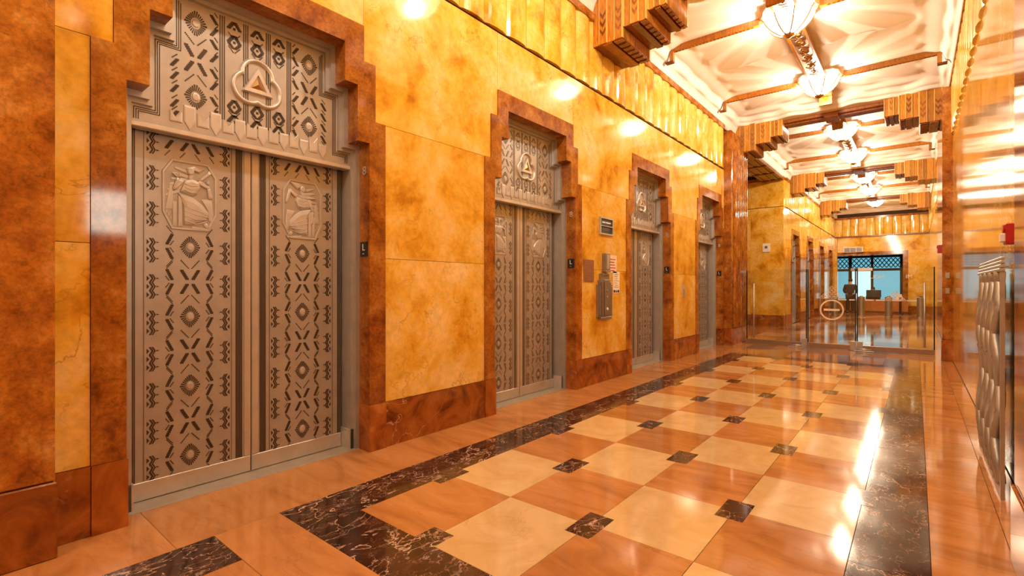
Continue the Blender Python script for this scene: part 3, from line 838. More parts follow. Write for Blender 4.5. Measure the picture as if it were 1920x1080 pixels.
def figure(kind):
    m = MB(); b = -.001
    # feathers / rays rising behind the shoulder
    for k in range(6):
        a = (-.05 + .012 * k, .03 + .022 * k); e = (-.135 + .010 * k, -.01 + .036 * k)
        m.relief(limb(a, e, .014, .008), b, .004 + .0005 * k, .7)
    # stepped seat
    m.relief([(-.14, -.10), (-.095, -.10), (-.095, .06), (-.115, .06)], b, .005, .85)
    m.relief([(-.10, -.205), (-.075, -.205), (-.075, -.04), (-.10, -.04)], b, .007, .85)
    m.relief([(-.07, -.205), (-.045, -.205), (-.045, .0), (-.07, .0)], b, .009, .85)
    for k in range(5): m.box(b, .004, -.135 + .012 * k, -.127 + .012 * k, -.12 - .018 * k, -.10 - .018 * k)
    # skirted thigh, drapery and shin
    m.relief([(-.075, .02), (.0, .005), (.07, -.045), (.115, -.10), (.11, -.135), (.06, -.17), (.0, -.195), (-.04, -.195), (-.045, -.06)], b, .014, .72)
    for k in range(4):
        m.tube([(.011, -.035, -.07 - .03 * k), (.014, .03, -.09 - .03 * k), (.011, .095, -.115 - .014 * k)], .0028, 5)
    m.relief([(.06, -.01), (.125, -.005), (.135, -.10), (.125, -.17), (.105, -.15), (.10, -.08)], b, .007, .8)
    m.relief(limb((.01, -.203), (.11, -.212), .010, .007), b, .009, .7)
    m.relief(limb((.085, -.175), (.105, -.205), .014, .010), b, .008, .7)
    # torso
    m.relief([(-.065, .02), (-.035, .10), (.005, .118), (.055, .10), (.06, .06), (.035, .01), (.01, -.005)], b, .015, .72)
    for k in range(3): m.tube([(.0145, -.035, .075 - .022 * k), (.016, .0, .062 - .022 * k), (.0145, .04, .07 - .022 * k)], .002, 5)
    # head in profile with brow band
    m.relief(limb((.0, .115), (.005, .135), .016, .014), b, .013, .8)
    m.relief(ell(.0, .158, .024, .030), b, .017, .72)
    m.relief([(-.026, .16), (-.038, .150), (-.026, .143)], b, .012, .7)
    if kind == 0:
        m.relief([(-.03, .175), (.02, .195), (.06, .175), (.085, .185), (.05, .155), (.02, .165)], b, .013, .75)
        # scroll carried on the shoulder
        m.relief([(.035, .105), (.055, .095), (.125, .165), (.11, .185)], b, .016, .75)
        m.relief(limb((.05, .095), (.105, .065), .016, .012), b, .014, .7)
        m.relief(limb((.105, .06), (.115, .005), .012, .016), b, .013, .7)
        m.relief(ell(.10, .10, .012, .016), b, .016, .7)
        m.relief(limb((-.05, .09), (-.09, .035), .016, .013), b, .014, .7)
        m.relief(limb((-.09, .035), (-.07, .105), .012, .009), b, .013, .7)
        for k in range(4): m.relief(limb((-.075 + .006 * k, .112), (-.10 + .012 * k, .135), .0055, .004), b, .012, .6)
    else:
        m.relief([(-.025, .18), (.03, .20), (.11, .205), (.045, .15), (.02, .165)], b, .013, .75)
        # long shallow dish held out
        m.relief([(-.11, .095), (-.04, .112), (.075, .108), (.04, .088), (-.05, .080)], b, .017, .75)
        m.relief(limb((.05, .10), (.10, .14), .016, .013), b, .014, .7)
        m.relief(limb((.10, .14), (.125, .045), .013, .010), b, .013, .7)
        m.relief(limb((-.045, .085), (-.08, -.005), .016, .012), b, .014, .7)
        m.relief(limb((-.08, -.005), (-.075, -.10), .011, .009), b, .012, .7)
    return m.mesh('relief_figure', M['relief'], False)
EM['fig0'], EM['fig1'] = figure(0), figure(1)
EM['octfield'] = MB().prism(INO, -.002, .0012).mesh('medallion_field', M['field'])
# ---- transom ornament (local y,z on the panel face)
m = MB()
def outline(P, off, m):
    for k in range(3):
        d = off + k * .011
        for s in (-1, 1):
            z = ZL + .02; Q = shrink(P, d)
            for q, (hw, zt) in enumerate(Q):
                m.box(e0, e1, s * hw - .0022, s * hw + .0022, z, zt)
                if q < 2:
                    a, b = sorted((s * hw, s * Q[q + 1][0])); m.box(e0, e1, a - .002, b + .002, zt - .0022, zt + .0022)
                z = zt
outline(tp, .018, m)
EM['tr_lines'] = m.mesh('stepped_grooves', M['patina'])
m = MB()
for y in (-.222, -.075, .075, .222):
    for k in range(3): m.box(e0, e1, y - .016 + k * .013, y - .010 + k * .013, 2.40, 3.08)
EM['tr_flutes'] = m.mesh('fluting', M['patina'])
m = MB()
for y, ends in ((-.148, (2.93, 2.86, 2.52, 2.44)), (0, (2.97, 2.90, 2.47, 2.40)), (.148, (2.93, 2.86, 2.52, 2.44))):
    for zc in (3.02, 2.93, 2.50, 2.40):
        for s in (-1, 1):
            stair(y + s * .020, zc + .02, .034, .05, 5, -s, e0, e1, m)
            stair(y + s * .020, zc - .025, .030, .036, 5, s, e0, e1, m) if zc in (2.93, 2.50) else None
            dots(y + s * .02, zc - .05, .034, .04, 6, s, e0, e1, m)
        m.box(e0, e1, y - .008, y + .008, zc - .008, zc + .008)
for y in (-.27, .27):
    sg = 1 if y < 0 else -1
    for k, zc in enumerate((3.03, 2.95, 2.87, 2.78, 2.68, 2.60, 2.50, 2.42)):
        stair(y, zc, .036, .052, 6, (1 if k % 2 else -1) * sg, e0, e1, m)
        dots(y + .012 * sg, zc + .035, .02, .026, 4, (1 if k % 2 else -1) * sg, e0, e1, m)
for y in (-.49, .49):
    sg = 1 if y < 0 else -1
    for k, zc in enumerate((2.68, 2.60, 2.52, 2.43, 2.36)):
        stair(y, zc, .034, .05, 6, sg, e0, e1, m); dots(y, zc + .04, .03, .03, 5, sg, e0, e1, m)
EM['tr_bars'] = m.mesh('stepped_bars', M['patina'])
# pendant points along the bottom of the panel
m = MB()
xs = [-.52 + k * .0743 for k in range(15)]
for k in range(14):
    a, b = xs[k], xs[k + 1]; mid = (a + b) / 2; top = 2.385 + .05 * abs(math.sin(k * 1.7))
    lo = ZL + (.015 if k % 2 else .05); tip = .055 if k % 2 else .0
    m.relief([(a + .004, lo + tip), (mid, lo), (b - .004, lo + tip), (b - .004, top + .0), (mid, top + (.0 if k % 2 else -.045)), (a + .004, top + .0)], e0, .007, .93)
EM['tr_pend'] = m.mesh('pendant_row', M['relief'])
# emblem: three-lobed ring and pyramid
def trefoil(R, r, n=72):
    pts = []
    C = [(0 + R * math.cos(a), R * math.sin(a)) for a in (PI / 2, PI / 2 + 2 * PI / 3, PI / 2 + 4 * PI / 3)]
    for k in range(n):
        a = 2 * PI * k / n; d = (math.cos(a), math.sin(a)); best = 0
        for c in C:
            bq = d[0] * c[0] + d[1] * c[1]; disc_ = bq * bq - (c[0] ** 2 + c[1] ** 2 - r * r)
            if disc_ > 0: best = max(best, bq + math.sqrt(disc_))
        pts.append((best * d[0], best * d[1]))
    return pts
o_ = trefoil(.064, .118); i_ = trefoil(.064, .086); n = len(o_)
md = [((a[0] + b[0]) / 2, (a[1] + b[1]) / 2) for a, b in zip(o_, i_)]
m = MB(); lay = [(0, o_), (.016, [(a[0] * .96, a[1] * .96) for a in o_]), (.022, md), (.016, [(a[0] * 1.04, a[1] * 1.04) for a in i_]), (0, i_)]
vs = [(x, y, z) for x, L in lay for y, z in L]
m.add(vs, [(r * n + k, r * n + (k + 1) % n, (r + 1) * n + (k + 1) % n, (r + 1) * n + k) for r in range(4) for k in range(n)])
EM['ring'] = m.mesh('trefoil_ring', M['metal2'], True)
T = [(-.105, -.065), (.105, -.065), (.0, .125)]
def tri(s): c = (0, -.002); return [((y - c[0]) * s + c[0], (z - c[1]) * s + c[1]) for y, z in T]
m = MB()
A, B_, C_, D_ = tri(1), tri(.9), tri(.55), tri(.5)
vs = [(0, *p) for p in A] + [(.02, *p) for p in B_] + [(.02, *p) for p in C_] + [(.008, *p) for p in D_]
m.add(vs, [(r * 3 + k, r * 3 + (k + 1) % 3, (r + 1) * 3 + (k + 1) % 3, (r + 1) * 3 + k) for r in range(3) for k in range(3)] + [(9, 10, 11)])
EM['tri'] = m.mesh('pyramid', M['metal2'])
EM['tri2'] = MB().add([(.006, *p) for p in tri(.48)] + [(.024, .0, 0.0)], [(0, 1, 3), (1, 2, 3), (2, 0, 3)]).mesh('pyramid_core', M['bronze'])

STUFF = {EM[k].name for k in ('tr_lines', 'tr_flutes', 'tr_bars', 'cross', 'zigbar', 'zig', 'darts', 'fluteL', 'fluteR', 'sun')}
def entrance(loc, label, far=False, detail=2, rot=(0, 0, 0)):
    t = thing('lift_entrance', label, 'lift doors', loc, rot, 'nickel lift doors in stepped marble surrounds')
    link('surround', EM['surround'], t)
    link('plinth_block', EM['plinth'], t); link('plinth_block', EM['plinth'], t, (0, -1.685, 0))
    link('shaft_backing', EM['dark'], t)
    link('sill', EM['sill'], t)
    link('metal_frame', EM['frame'], t)
    link('jamb_shoe', EM['guard'], t); link('jamb_shoe', EM['guard'], t, (0, -1.465, 0))
    tr = link('transom_panel', EM['transom'], t)
    link('lip', EM['lip'], tr)
    for k_ in ('tr_lines', 'tr_flutes', 'tr_bars', 'tr_pend'): link(EM[k_].name.split('.')[0], EM[k_], tr, (XT, 0, 0))
    for y in (-.375, .375):
        for z in (2.965, 2.50):
            link('sunburst', EM['sun'], tr, (XT, y, z), (0, 0, 0), (1, 1.12, 1.12)); link('sun_disc', EM['disc'], tr, (XT, y, z), (0, 0, 0), (1, 1.12, 1.12))
        link('crossed_bars', EM['cross'], tr, (XT, y, 2.735), (0, 0, 0), (1, 1.15, 1.1))
    link('trefoil_ring', EM['ring'], tr, (XT, 0, 2.69)); link('pyramid', EM['tri'], tr, (XT, 0, 2.69)); link('pyramid_core', EM['tri2'], tr, (XT, 0, 2.69))
    for s in (1, -1):
        lf = link('door_leaf', EM['leaf'], t, (0, 0, 0) if s == 1 else (0, .702, 0))
        off = 0 if s == 1 else 0
        def put(name, key, y, z, flip=False, sc=(1, 1, 1)):
            # y given for the left leaf; mirrored on the right one
            yy = y if s == 1 else -y - .702
            link(name, EM[key], lf, (XD, yy, z), (0, 0, 0), (sc[0], sc[1] * (-1 if (s == -1) != flip else 1), sc[2]))
        put('kick_rail', 'kick', 0, 0)
        put('fluting', 'fluteL', 0, 0); put('fluting', 'fluteR', 0, 0)
        put('edge_moulding', 'edge', 0, 0)
        put('groove_line', 'line', -.622, 0); put('groove_line', 'line', -.128, 0)
        cy = -.375
        put('medallion_field', 'octfield', cy, 1.885); put('medallion_frame', 'octo', cy, 1.885); put('relief_figure', 'fig0' if s == 1 else 'fig1', cy, 1.885)
        put('dart_row', 'darts', cy, 2.195)
        for k in range(4):
            z = 1.555 - k * .445
            put('sunburst', 'sun', cy, z); put('sun_disc', 'disc', cy, z)
            for q in (-1, 1): put('stepped_bars', 'zigbar', cy + q * .113, z, q == 1)
            if k < 3:
                put('crossed_bars', 'cross', cy, z - .2225)
                for q in (-1, 1): put('stepped_bars', 'zigbar', cy + q * .113, z - .2225, q == -1)
        for k in range(10):
            put('zigzag_strip', 'zig', -.585, .19 + k * .2225); put('zigzag_strip', 'zig', -.162, .19 + k * .2225, True)
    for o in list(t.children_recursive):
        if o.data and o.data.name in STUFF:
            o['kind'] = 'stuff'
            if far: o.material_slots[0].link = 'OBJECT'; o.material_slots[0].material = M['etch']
    return t
e_lab = ['nearest and largest nickel lift doors in a stepped russet marble surround', 'second nickel lift doors from the camera, left of the notice board papers',
         'third nickel lift doors, just right of the skyscraper shaped call panel', 'fourth nickel lift doors, last before the glass partition']
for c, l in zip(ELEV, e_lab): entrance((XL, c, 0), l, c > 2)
e_lab2 = ['first lift doorway beyond the glass doors on the left', 'second lift doorway beyond the glass doors on the left',
          'third lift doorway beyond the glass doors on the left', 'farthest lift doorway on the left beside the end wall']
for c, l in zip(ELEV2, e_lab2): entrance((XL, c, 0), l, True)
# ================================================================== SIGNS AND FITTINGS ON THE LEFT WALL
Lm = text_mesh('letter', 'L', .075, .0012, 'decal')
num_m = text_mesh('numeral', '8', .095, .002, 'metal2')
s_lab = ['small black floor plate marked L beside the nearest lift', 'small black floor plate marked L beside the second lift',
         'small black floor plate marked L beside the third lift', 'small black floor plate marked L beside the fourth lift']
n_lab = ['small metal numeral high beside the nearest lift', 'small metal numeral high beside the second lift', 'small metal numeral high beside the third lift', 'small metal numeral high beside the fourth lift']
for k, c in enumerate(ELEV):
    yy = c + .765
    # on the near face of the jamb reveal (faces the camera, -y)
    t = thing('floor_sign', s_lab[k], 'sign', (XL - .055, yy, 1.60), (0, 0, 0), 'black L plates beside the lifts')
    ob('plate', MB().chbox(-.045, .045, -.006, .004, -.058, .058, .002), 'black', t)
    link('letter', Lm, t, (0, -.0065, .012), (PI / 2, 0, 0))
    ob('braille', MB().box(-.012, -.006, -.0075, -.006, -.04, -.034).box(.0, .006, -.0075, -.006, -.04, -.034), 'decal', t)
    tag(link('lift_number', num_m, None, (XL - .055, yy + .001, 2.22), (PI / 2, 0, 0)), n_lab[k], 'numeral', 'metal numerals beside the lifts')
XW = XL
def lines(parent, y0, y1, zs, x, mat='patina', h=.006, name='text_line'):
    for k, z in enumerate(zs):
        ob(name, MB().box(x - .0005, x + .0006, y0 + .01 * (k % 3), y1 - .018 * ((k * 2) % 3), z, z + h), mat, parent)
# framed directory sign
t = thing('framed_sign', 'small black framed sign high above the call panel', 'sign', (XW, 6.10, 2.14))
ob('frame', MB().box(0, .022, -.185, .185, .10, .12).box(0, .022, -.185, .185, -.12, -.10).box(0, .022, -.185, -.165, -.10, .10).box(0, .022, .165, .185, -.10, .10).box(0, .022, -.165, .165, -.006, .006), 'metal', t)
ob('panel', MB().box(0, .012, -.165, .165, .006, .10), 'black', t); ob('panel', MB().box(0, .012, -.165, .165, -.10, -.006), 'black', t)
ob('lettering', MB().box(.012, .0132, -.12, -.03, .042, .06).box(.012, .0132, -.015, .125, .042, .06), 'decal', t)
ob('lettering', MB().box(.012, .0132, -.11, .10, -.035, -.028).box(.012, .0132, -.11, .06, -.055, -.048), 'groove', t)
# brown plaque
t = thing('wall_plaque', 'plain brown rectangular plaque left of the call panel', 'plaque', (XW, 5.63, 1.515))
ob('plate', MB().chbox(0, .012, -.125, .125, -.145, .145, .003), 'plaque', t)
lines(t, -.09, .09, [.11 - k * .028 for k in range(9)], .0122, 'rail', .007)
# narrow lit indicator
t = thing('lift_indicator', 'narrow upright metal indicator with glass above the call panel', 'indicator', (XW, 6.06, 1.64))
ob('case', MB().chbox(0, .055, -.065, .065, -.125, .125, .008), 'metal_dk', t)
ob('glass_strip', MB().chbox(.05, .062, -.032, .032, -.10, .10, .004), 'metal2', t)
ob('collar', MB().chbox(.0, .062, -.072, .072, -.135, -.115, .004), 'metal_dk', t)
# stepped call panel
t = thing('call_panel', 'skyscraper shaped stepped metal call panel between second and third lifts', 'call panel', (XW + .001, 6.03, 1.16))
ob('backplate', MB().prism([(-.20, -.27), (.20, -.27), (.20, .17), (.155, .17), (.155, .23), (.12, .23), (.12, .32), (-.12, .32), (-.12, .23), (-.155, .23), (-.155, .17), (-.20, .17)], 0, .03), 'metal_dk', t)
for y, h0, h1, d in ((-.15, -.25, .15, .042), (.15, -.25, .15, .042), (-.10, -.25, .21, .052), (.10, -.25, .21, .052)):
    ob('rib', MB().chbox(.02, d, y - .022, y + .022, h0, h1, .004), 'metal_dk', t)
ob('centre_plate', MB().chbox(.02, .06, -.065, .065, -.25, .24, .006), 'metal_dk', t)
for z in (.09, .0, -.16): ob('button', MB().tube([(.055, 0, z), (.07, 0, z)], .018, 12), 'decal' if z < -.1 else 'steel', t)
ob('foot_plate', MB().chbox(.0, .05, -.15, .15, -.305, -.268, .005), 'metal_dk', t)
ob('cap', MB().chbox(.0, .045, -.10, .10, .30, .325, .005), 'metal_dk', t)
# two notices
t = thing('paper_notice', 'pink tinted paper notice with red lettering beside the narrow indicator', 'notice', (XW, 6.29, 1.625), group='paper notices')
ob('sheet', MB().box(.001, .004, -.125, .125, -.125, .125), 'paper', t)
lines(t, -.09, .09, [.06 - k * .04 for k in range(5)], .0045, 'red', .012)
t = thing('paper_notice', 'white paper notice with black marks along its foot beside call panel', 'notice', (XW, 6.405, 1.365), group='paper notices')
ob('sheet', MB().box(.001, .004, -.10, .10, -.155, .155), 'paper2', t)
lines(t, -.07, .07, [.11 - k * .03 for k in range(7)], .0045, 'rail', .006)
ob('logo', MB().box(.004, .0052, -.085, -.03, -.145, -.11).box(.004, .0052, -.015, .02, -.145, -.118).box(.004, .0052, .035, .085, -.145, -.11), 'black', t)
t = thing('switch_plate', 'small narrow metal switch plate between third and fourth lifts', 'switch', (XW, 9.05, 1.22))
ob('plate', MB().chbox(0, .01, -.05, .05, -.12, .12, .003), 'metal2', t); ob('key', MB().chbox(.008, .02, -.014, .014, -.05, .05, .003), 'steel', t)
t = thing('thermostat', 'small white box high on the side passage wall', 'thermostat', (-3.84, 18.0, 2.6))
ob('case', MB().chbox(-.11, .11, -.04, 0, -.14, .14, .008), 'white', t); ob('dial', MB().box(-.04, .04, -.046, -.04, -.02, .06), 'groove', t)

# ================================================================== RIGHT WALL FITTINGS
t = thing('radiator_grille', 'tall woven metal radiator grille standing against the right wall', 'grille', (.45, 4.81, 0))
YA, YB_ = -.60, .72
for yq in (YA, YB_ - .05): ob('stile', MB().box(-.05, -.03, yq, yq + .05, .06, 1.395), 'steel', t)
for k in range(4): ob('top_moulding', MB().chbox(-.058 + .004 * k, -.03, YA - .01, YB_ + .01, 1.395 + k * .024, 1.415 + k * .024, .004), 'metal', t)
ob('bottom_rail', MB().box(-.05, -.03, YA, YB_, .0, .06), 'steel', t)
ob('backing', MB().box(-.034, -.028, YA + .05, YB_ - .05, .06, 1.395), 'patina', t)
ncol = 4; cw = 1.22 / ncol
wm = []
for ph in (0, 1):
    m = MB(); pts = []
    for k in range(49):
        z = .06 + 1.335 * k / 48; a = z / 1.335 * 2 * PI * 2.0 + ph * PI
        pts.append((-.045 - .018 * math.sin(a * 1 + PI / 2) * (1 if ph else -1) * .6, cw * .27 * math.sin(a), z))
    m.tube(pts, .026, 6); wm.append(m.mesh('woven_bar', M['metal'], True))
for c in range(ncol):
    for ph in (0, 1): link('woven_bar', wm[ph], t, (0, YA + .05 + cw * (c + .5), 0))
def alarm(loc, rz, label, sz):
    t = thing('fire_alarm', label, 'fire alarm', loc, (0, 0, rz), 'fire alarm strobes')
    a, b, c = sz
    ob('case', MB().chbox(-a, 0, -b / 2, b / 2, -c / 2, c / 2, .006), 'red', t)
    ob('strobe', MB().chbox(-a - .022, -a + .004, -b * .28, b * .28, -c * .38, c * .05, .006), 'white', t)
    ob('sounder', MB().lathe([(0, 0), (b * .25, 0), (b * .25, .008), (0, .008)], 0, 0, 16), 'red', t, (-a - .001, 0, c * .25), (0, -PI / 2, 0))
alarm((XR, 4.55, 1.645), 0, 'red fire alarm box above the woven radiator grille', (.05, .12, .135))
alarm((.36, 12.05, 2.0), 0, 'white and red fire alarm strobe on the far right pilaster', (.05, .11, .15))
t = thing('switch_plate', 'pair of metal switch plates on the far right pilaster face', 'switch', (.43, 11.5, 1.35))
for z in (.15, -.12): ob('plate', MB().chbox(-.028, .028, -.012, 0, z - .05, z + .05, .003), 'metal_dk', t)

# ================================================================== GLASS DOORS
GY = 12.2; GZ0, GZ1 = .11, 1.68
def gdoor(x0, x1, label, handle=None, hinge=1):
    t = thing('glass_door', label, 'glass door', (x0, GY, 0), group='frameless glass doors across the hall')
    W_ = x1 - x0
    ob('pane', MB().box(.02, W_ - .02, -.006, .006, GZ0 - .03, GZ1), 'glass', t)
    for x in (.0, W_ - .02): ob('glass_edge', MB().box(x, x + .02, -.008, .008, GZ0 - .03, GZ1), 'glass_edge', t)
    ob('bottom_rail', MB().chbox(.0, W_, -.025, .025, .008, GZ0, .004), 'rail', t)
    xx = W_ - .26 if hinge == 1 else .02
    wp = .24 if hinge == 0 else .07
    xx = W_ - wp - .02 if hinge == 1 else .02
    ob('top_patch', MB().chbox(xx, xx + wp, -.018, .018, GZ1 - .055, GZ1 + .005, .004), 'metal2' if hinge == 0 else 'metal_dk', t)
    ob('bottom_patch', MB().chbox(W_ - .1 if hinge == 1 else .0, W_ if hinge == 1 else .1, -.03, .03, .008, GZ0 + .08, .005), 'steel', t)
    if handle is not None:
        h = ob('pull_handle', MB().tube([(0, -.06, .15), (0, -.06, 1.38)], .016, 10), 'metal2', t, (handle, 0, 0), smooth=True)
        for z in (.35, 1.15): ob('standoff', MB().tube([(0, -.06, z), (0, .0, z)], .011, 8), 'metal2', h)
    return t
d1 = gdoor(-3.02, -1.81, 'left frameless glass door with a pull handle beside the reeded pilaster', .17)
d2 = gdoor(-1.80, -.94, 'middle frameless glass panel carrying the round no entry mark', None)
d3 = gdoor(-.93, .28, 'right frameless glass door with a pull handle near the right wall', 1.06, 0)
ob('side_patch', MB().chbox(-.14, .0, -.018, .018, GZ1 - .06, GZ1, .004), 'steel', d1)
# no entry mark
m = MB(); n = 48
for r0, r1 in ((.185, .215),):
    vs = [(r * math.cos(2 * PI * k / n), y, r * math.sin(2 * PI * k / n)) for y in (-.0105, -.0065) for r in (r0, r1) for k in range(n)]
    fs = []
    for k in range(n):
        q = (k + 1) % n
        fs += [(k, q, n + q, n + k), (2 * n + k, 3 * n + k, 3 * n + q, 2 * n + q), (n + k, n + q, 3 * n + q, 3 * n + k), (k, 2 * n + k, 2 * n + q, q)]
    m.add(vs, fs)
m.box(-.14, .14, -.0105, -.0065, -.022, .022)
ob('no_entry_mark', m, 'frost', d2, (.44, 0, .82))
def lattice_tri(par, x, z, s):
    m = MB(); rows = 6; h = .20 * s; w_ = .17 * s
    for r in range(rows):
        y0 = h * r / rows; hw = w_ * (1 - r / rows)
        nn = max(1, rows - r)
        for k in range(nn):
            a = -hw + 2 * hw * k / nn; b = -hw + 2 * hw * (k + 1) / nn
            for p, q in (((a, y0), ((a + b) / 2, y0 + h / rows)), ((b, y0), ((a + b) / 2, y0 + h / rows)), ((a, y0), (b, y0))):
                d = Vector((q[0] - p[0], q[1] - p[1])).normalized() * .0035; nrm = (-d.y, d.x)
                m.add([(p[0] + nrm[0], -.0075, p[1] + nrm[1]), (p[0] - nrm[0], -.0075, p[1] - nrm[1]), (q[0] - nrm[0], -.0075, q[1] - nrm[1]), (q[0] + nrm[0], -.0075, q[1] + nrm[1])], [(0, 1, 2, 3)])
    ob('lattice_decal', m, 'frost', par, (x, 0, z))
lattice_tri(d2, .44, 1.06, 1.3); lattice_tri(d3, .62, 1.03, 1.0)
link('lettering', text_mesh('lettering', 'HOU', .10, .0005, 'decal', True), d3, (.33, -.0075, 1.50), (PI / 2, 0, 0))
link('lettering', text_mesh('lettering', 'MI', .10, .0005, 'decal', True), d3, (.83, -.0075, 1.50), (PI / 2, 0, 0))
for x, lab in ((-1.98, 'low metal floor catch in front of the left glass door'), (-.80, 'low metal floor catch in front of the right glass door')):
    t = thing('floor_catch', lab, 'door catch', (x, GY - .14, 0), group='floor catches at the glass doors')
    ob('base', MB().chbox(-.16, .16, -.035, .035, 0, .022, .005), 'steel', t)
    ob('lever', MB().tube([(-.13, 0, .03), (0, -.02, .055), (.13, 0, .035)], .014, 8), 'metal2', t, smooth=True)
    ob('pivot', MB().lathe([(0, .0), (.035, .0), (.035, .05), (0, .055)], .0, 0, 14), 'metal2', t)

# ================================================================== TURNSTILES, DESK, PEOPLE
b_lab = ['turnstile post farthest left, seen through the no entry ring', 'turnstile post in front of the dark suited person',
         'turnstile post in front of the orange desk middle', 'turnstile post farthest right near the right wall']
for k, x in enumerate((-2.82, -1.84, -.89, .16)):
    t = thing('turnstile_post', b_lab[k], 'turnstile', (x, 26.3, 0), group='round steel turnstile posts')
    ob('drum', MB().lathe([(0, .0), (.14, 0), (.14, .03), (.125, .05), (.125, .80), (.13, .82), (.13, .86), (.11, .875), (0, .875)], 0, 0, 24), 'metal_dk', t, smooth=False)
    ob('reader', MB().chbox(-.06, .06, -.09, .03, .868, .905, .006), 'black', t)
    if k < 3: ob('arm', MB().chbox(.13, .44, -.012, .012, .70, .75, .005), 'white', t)
    if k > 0: ob('arm', MB().chbox(-.44, -.13, -.012, .012, .70, .75, .005), 'white', t)
t = thing('stanchion', 'thin black post at the right end of the guard desk', 'post', (-.56, 29.4, 0))
ob('post', MB().tube([(0, 0, .02), (0, 0, .82)], .05, 12), 'black', t); ob('base', MB().lathe([(0, 0), (.13, 0), (.12, .025), (0, .03)], 0, 0, 20), 'black', t)
t = thing('guard_desk', 'long orange wooden guard desk under the blue windows', 'desk', (-1.7, 30.15, 0))
for k in range(4): ob('front_panel', MB().chbox(-1.42 + k * .71 + .002, -1.42 + (k + 1) * .71 - .002, -.02, .03, .10, .64, .004), 'desk', t)
ob('toe_kick', MB().box(-1.40, 1.40, .03, .5, 0, .10), 'wood_d', t)
ob('top', MB().chbox(-1.46, 1.46, -.06, .62, .64, .685, .006), 'desk', t)
ob('side_panel', MB().box(-1.42, -1.38, .03, .58, .10, .64), 'desk', t); ob('side_panel', MB().box(1.38, 1.42, .03, .58, .10, .64), 'desk', t)
t = thing('monitor', 'black computer monitor standing on the guard desk', 'monitor', (-1.62, 30.35, .685))
ob('screen', MB().chbox(-.30, .30, -.03, .02, .10, .46, .008), 'black', t); ob('stand', MB().box(-.03, .03, -.01, .03, .01, .14), 'black', t); ob('foot', MB().chbox(-.14, .14, -.08, .1, 0, .014, .004), 'black', t)
t = thing('desk_phone', 'low black telephone on the guard desk right of the monitor', 'phone', (-1.02, 30.3, .685))
ob('body', MB().prism([(-.1, 0), (.1, 0), (.1, .08), (-.1, .03)], -.11, .11), 'black', t); ob('handset', MB().tube([(-.06, -.1, .08), (-.06, 0, .1), (-.06, .1, .09)], .02, 8), 'black', t)
t = thing('paper_stack', 'white folded card standing on the right of the guard desk', 'card', (-.62, 30.3, .685))
ob('leaf', MB().add([(-.14, -.08, 0), (.14, -.08, 0), (.10, 0, .26), (-.10, 0, .26), (-.14, -.076, 0), (.14, -.076, 0), (.10, .004, .26), (-.10, .004, .26)], [(0, 1, 2, 3), (7, 6, 5, 4), (0, 4, 5, 1), (2, 6, 7, 3), (1, 5, 6, 2), (0, 3, 7, 4)]), 'white', t)
ob('leaf', MB().add([(-.14, .08, 0), (.14, .08, 0), (.10, 0, .26), (-.10, 0, .26), (-.14, .076, 0), (.14, .076, 0), (.10, -.004, .26), (-.10, -.004, .26)], [(3, 2, 1, 0), (4, 5, 6, 7), (1, 5, 4, 0), (3, 7, 6, 2), (2, 6, 5, 1), (4, 7, 3, 0)]), 'white', t)
def skinned(name, verts, edges, radii, mat, parent, root=0, sub=2):
    me = bpy.data.meshes.new(name); me.from_pydata(verts, edges, [])
    o = bpy.data.objects.new(name, me); COL.objects.link(o)
    o.modifiers.new('Skin', 'SKIN'); sd = o.modifiers.new('Sub', 'SUBSURF'); sd.levels = sub; sd.render_levels = sub
    for i, r in enumerate(radii):
        v_ = me.skin_vertices[0].data[i]; v_.radius = (r, r) if not isinstance(r, tuple) else r
    me.skin_vertices[0].data[root].use_root = True
    bpy.context.view_layer.update()
    nm = bpy.data.meshes.new_from_object(o.evaluated_get(bpy.context.evaluated_depsgraph_get()))
    bpy.data.objects.remove(o); nm.name = name; nm.materials.clear(); nm.materials.append(M[mat])
    nm.polygons.foreach_set('use_smooth', [True] * len(nm.polygons))
    return link(name, nm, parent)
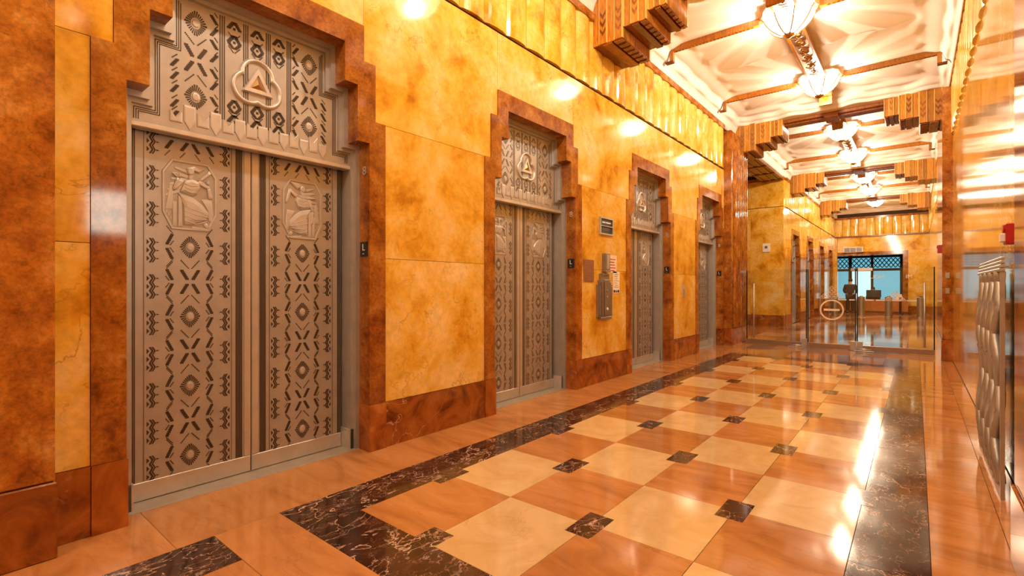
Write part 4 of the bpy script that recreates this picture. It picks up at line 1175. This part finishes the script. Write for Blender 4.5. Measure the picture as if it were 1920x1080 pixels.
def person(loc, rz, label, seated=False):
    t = thing('person', label, 'person', loc, (0, 0, rz))
    # local: faces +y, stands on z = 0
    hz = -.43 if seated else 0
    V_ = [(0, 0, .92), (0, .0, 1.10), (0, .02, 1.32), (0, .04, 1.44), (0, .06, 1.50), (0, .08, 1.58), (0, .085, 1.66)]
    V_ = [(x, y, z + hz) for x, y, z in V_]
    Rr = [.15, .14, .16, .085, .055, .085, .075]
    E_ = [(i, i + 1) for i in range(6)]
    arms = []
    for s in (-1, 1):
        b = len(V_); V_ += [(s * .19, .02, 1.38 + hz), (s * .25, .04, 1.12 + hz), (s * .21, .26, 1.00 + hz), (s * .19, .33, .99 + hz)]
        E_ += [(2, b), (b, b + 1), (b + 1, b + 2), (b + 2, b + 3)]; Rr += [.065, .05, .04, .032]
        for f in range(5):
            c = len(V_); ox = s * (-.03 + .015 * f)
            if f == 4: V_ += [(s * .15, .34, .99 + hz), (s * .14, .37, .985 + hz)]
            else: V_ += [(s * .19 + ox * .7, .38, .985 + hz), (s * .19 + ox, .41, .965 + hz)]
            E_ += [(b + 3, c), (c, c + 1)]; Rr += [.011, .009]
        b = len(V_)
        if seated: V_ += [(s * .10, .02, .47), (s * .11, .42, .48), (s * .11, .42, .09), (s * .11, .54, .045)]
        else: V_ += [(s * .10, .0, .86), (s * .105, .02, .48), (s * .11, -.01, .09), (s * .115, .13, .045)]
        E_ += [(0, b), (b, b + 1), (b + 1, b + 2), (b + 2, b + 3)]; Rr += [.10, .065, .045, .04]
    skinned('body', V_, E_, Rr, 'skin', t)
    skinned('jacket', [(0, -.005, .82 + hz), (0, 0, 1.05 + hz), (0, .015, 1.30 + hz), (0, .03, 1.41 + hz)] + sum([[(s * .20, .02, 1.37 + hz), (s * .26, .035, 1.11 + hz), (s * .22, .24, 1.0 + hz)] for s in (-1, 1)], []),
            [(0, 1), (1, 2), (2, 3), (2, 4), (4, 5), (5, 6), (2, 7), (7, 8), (8, 9)], [(.19, .15), (.18, .145), (.20, .16), (.11, .09), .085, .072, .056, .085, .072, .056], 'cloth', t)
    if seated:
        lg = [(0, 0, .47)] + sum([[(s * .10, .03, .47), (s * .11, .42, .485), (s * .11, .42, .10)] for s in (-1, 1)], [])
    else:
        lg = [(0, 0, .90)] + sum([[(s * .10, .0, .84), (s * .105, .02, .48), (s * .11, -.01, .08)] for s in (-1, 1)], [])
    skinned('trousers', lg, [(0, 1), (1, 2), (2, 3), (0, 4), (4, 5), (5, 6)], [.15, .115, .085, .075, .115, .085, .075], 'cloth', t)
    for s in (-1, 1):
        y0, zz = (.40, 0) if seated else (-.03, 0)
        ob('shoe', MB().chbox(s * .11 - .045, s * .11 + .045, y0 - .05, y0 + .22, zz, .07, .02), 'black', t)
    ob('hair', MB().lathe([(0, .105), (.05, .098), (.078, .07), (.088, .02), (.084, -.03), (.07, -.06)], 0, 0, 16), 'black', t, (0, .065, 1.635 + hz), smooth=True)
    for s in (-1, 1):
        ob('eye', MB().lathe([(0, -.008), (.008, 0), (0, .008)], 0, 0, 8), 'black', t, (s * .03, .165, 1.625 + hz))
        ob('ear', MB().lathe([(0, -.028), (.012, -.01), (.013, .012), (0, .028)], 0, 0, 8), 'skin', t, (s * .088, .075, 1.61 + hz))
    ob('nose', MB().add([(-.012, .158, 1.59 + hz), (.012, .158, 1.59 + hz), (0, .19, 1.592 + hz), (0, .163, 1.63 + hz)], [(0, 1, 2), (0, 2, 3), (2, 1, 3), (0, 3, 1)]), 'skin', t)
    ob('mouth', MB().chbox(-.022, .022, .150, .160, 1.562 + hz, 1.57 + hz, .002), 'plaque', t)
    return t
person((-2.52, 29.6, 0), 0, 'person in a dark suit standing at the guard desk, seen from behind')
t_ = thing('desk_chair', 'dark desk chair behind the guard desk monitor', 'chair', (-1.72, 31.75, 0))
ob('seat', MB().chbox(-.24, .24, -.22, .24, .36, .42, .02), 'black', t_); ob('backrest', MB().chbox(-.22, .22, .20, .26, .46, .95, .02), 'black', t_)
ob('column', MB().tube([(0, 0, .05), (0, 0, .37)], .03, 10), 'steel', t_)
for k in range(5):
    a = 2 * PI * k / 5; ob('foot', MB().tube([(0, 0, .06), (.26 * math.cos(a), .26 * math.sin(a), .03)], .02, 6), 'steel', t_)
person((-1.72, 31.75, 0), PI, 'person seated behind the guard desk monitor, facing the hall', True)
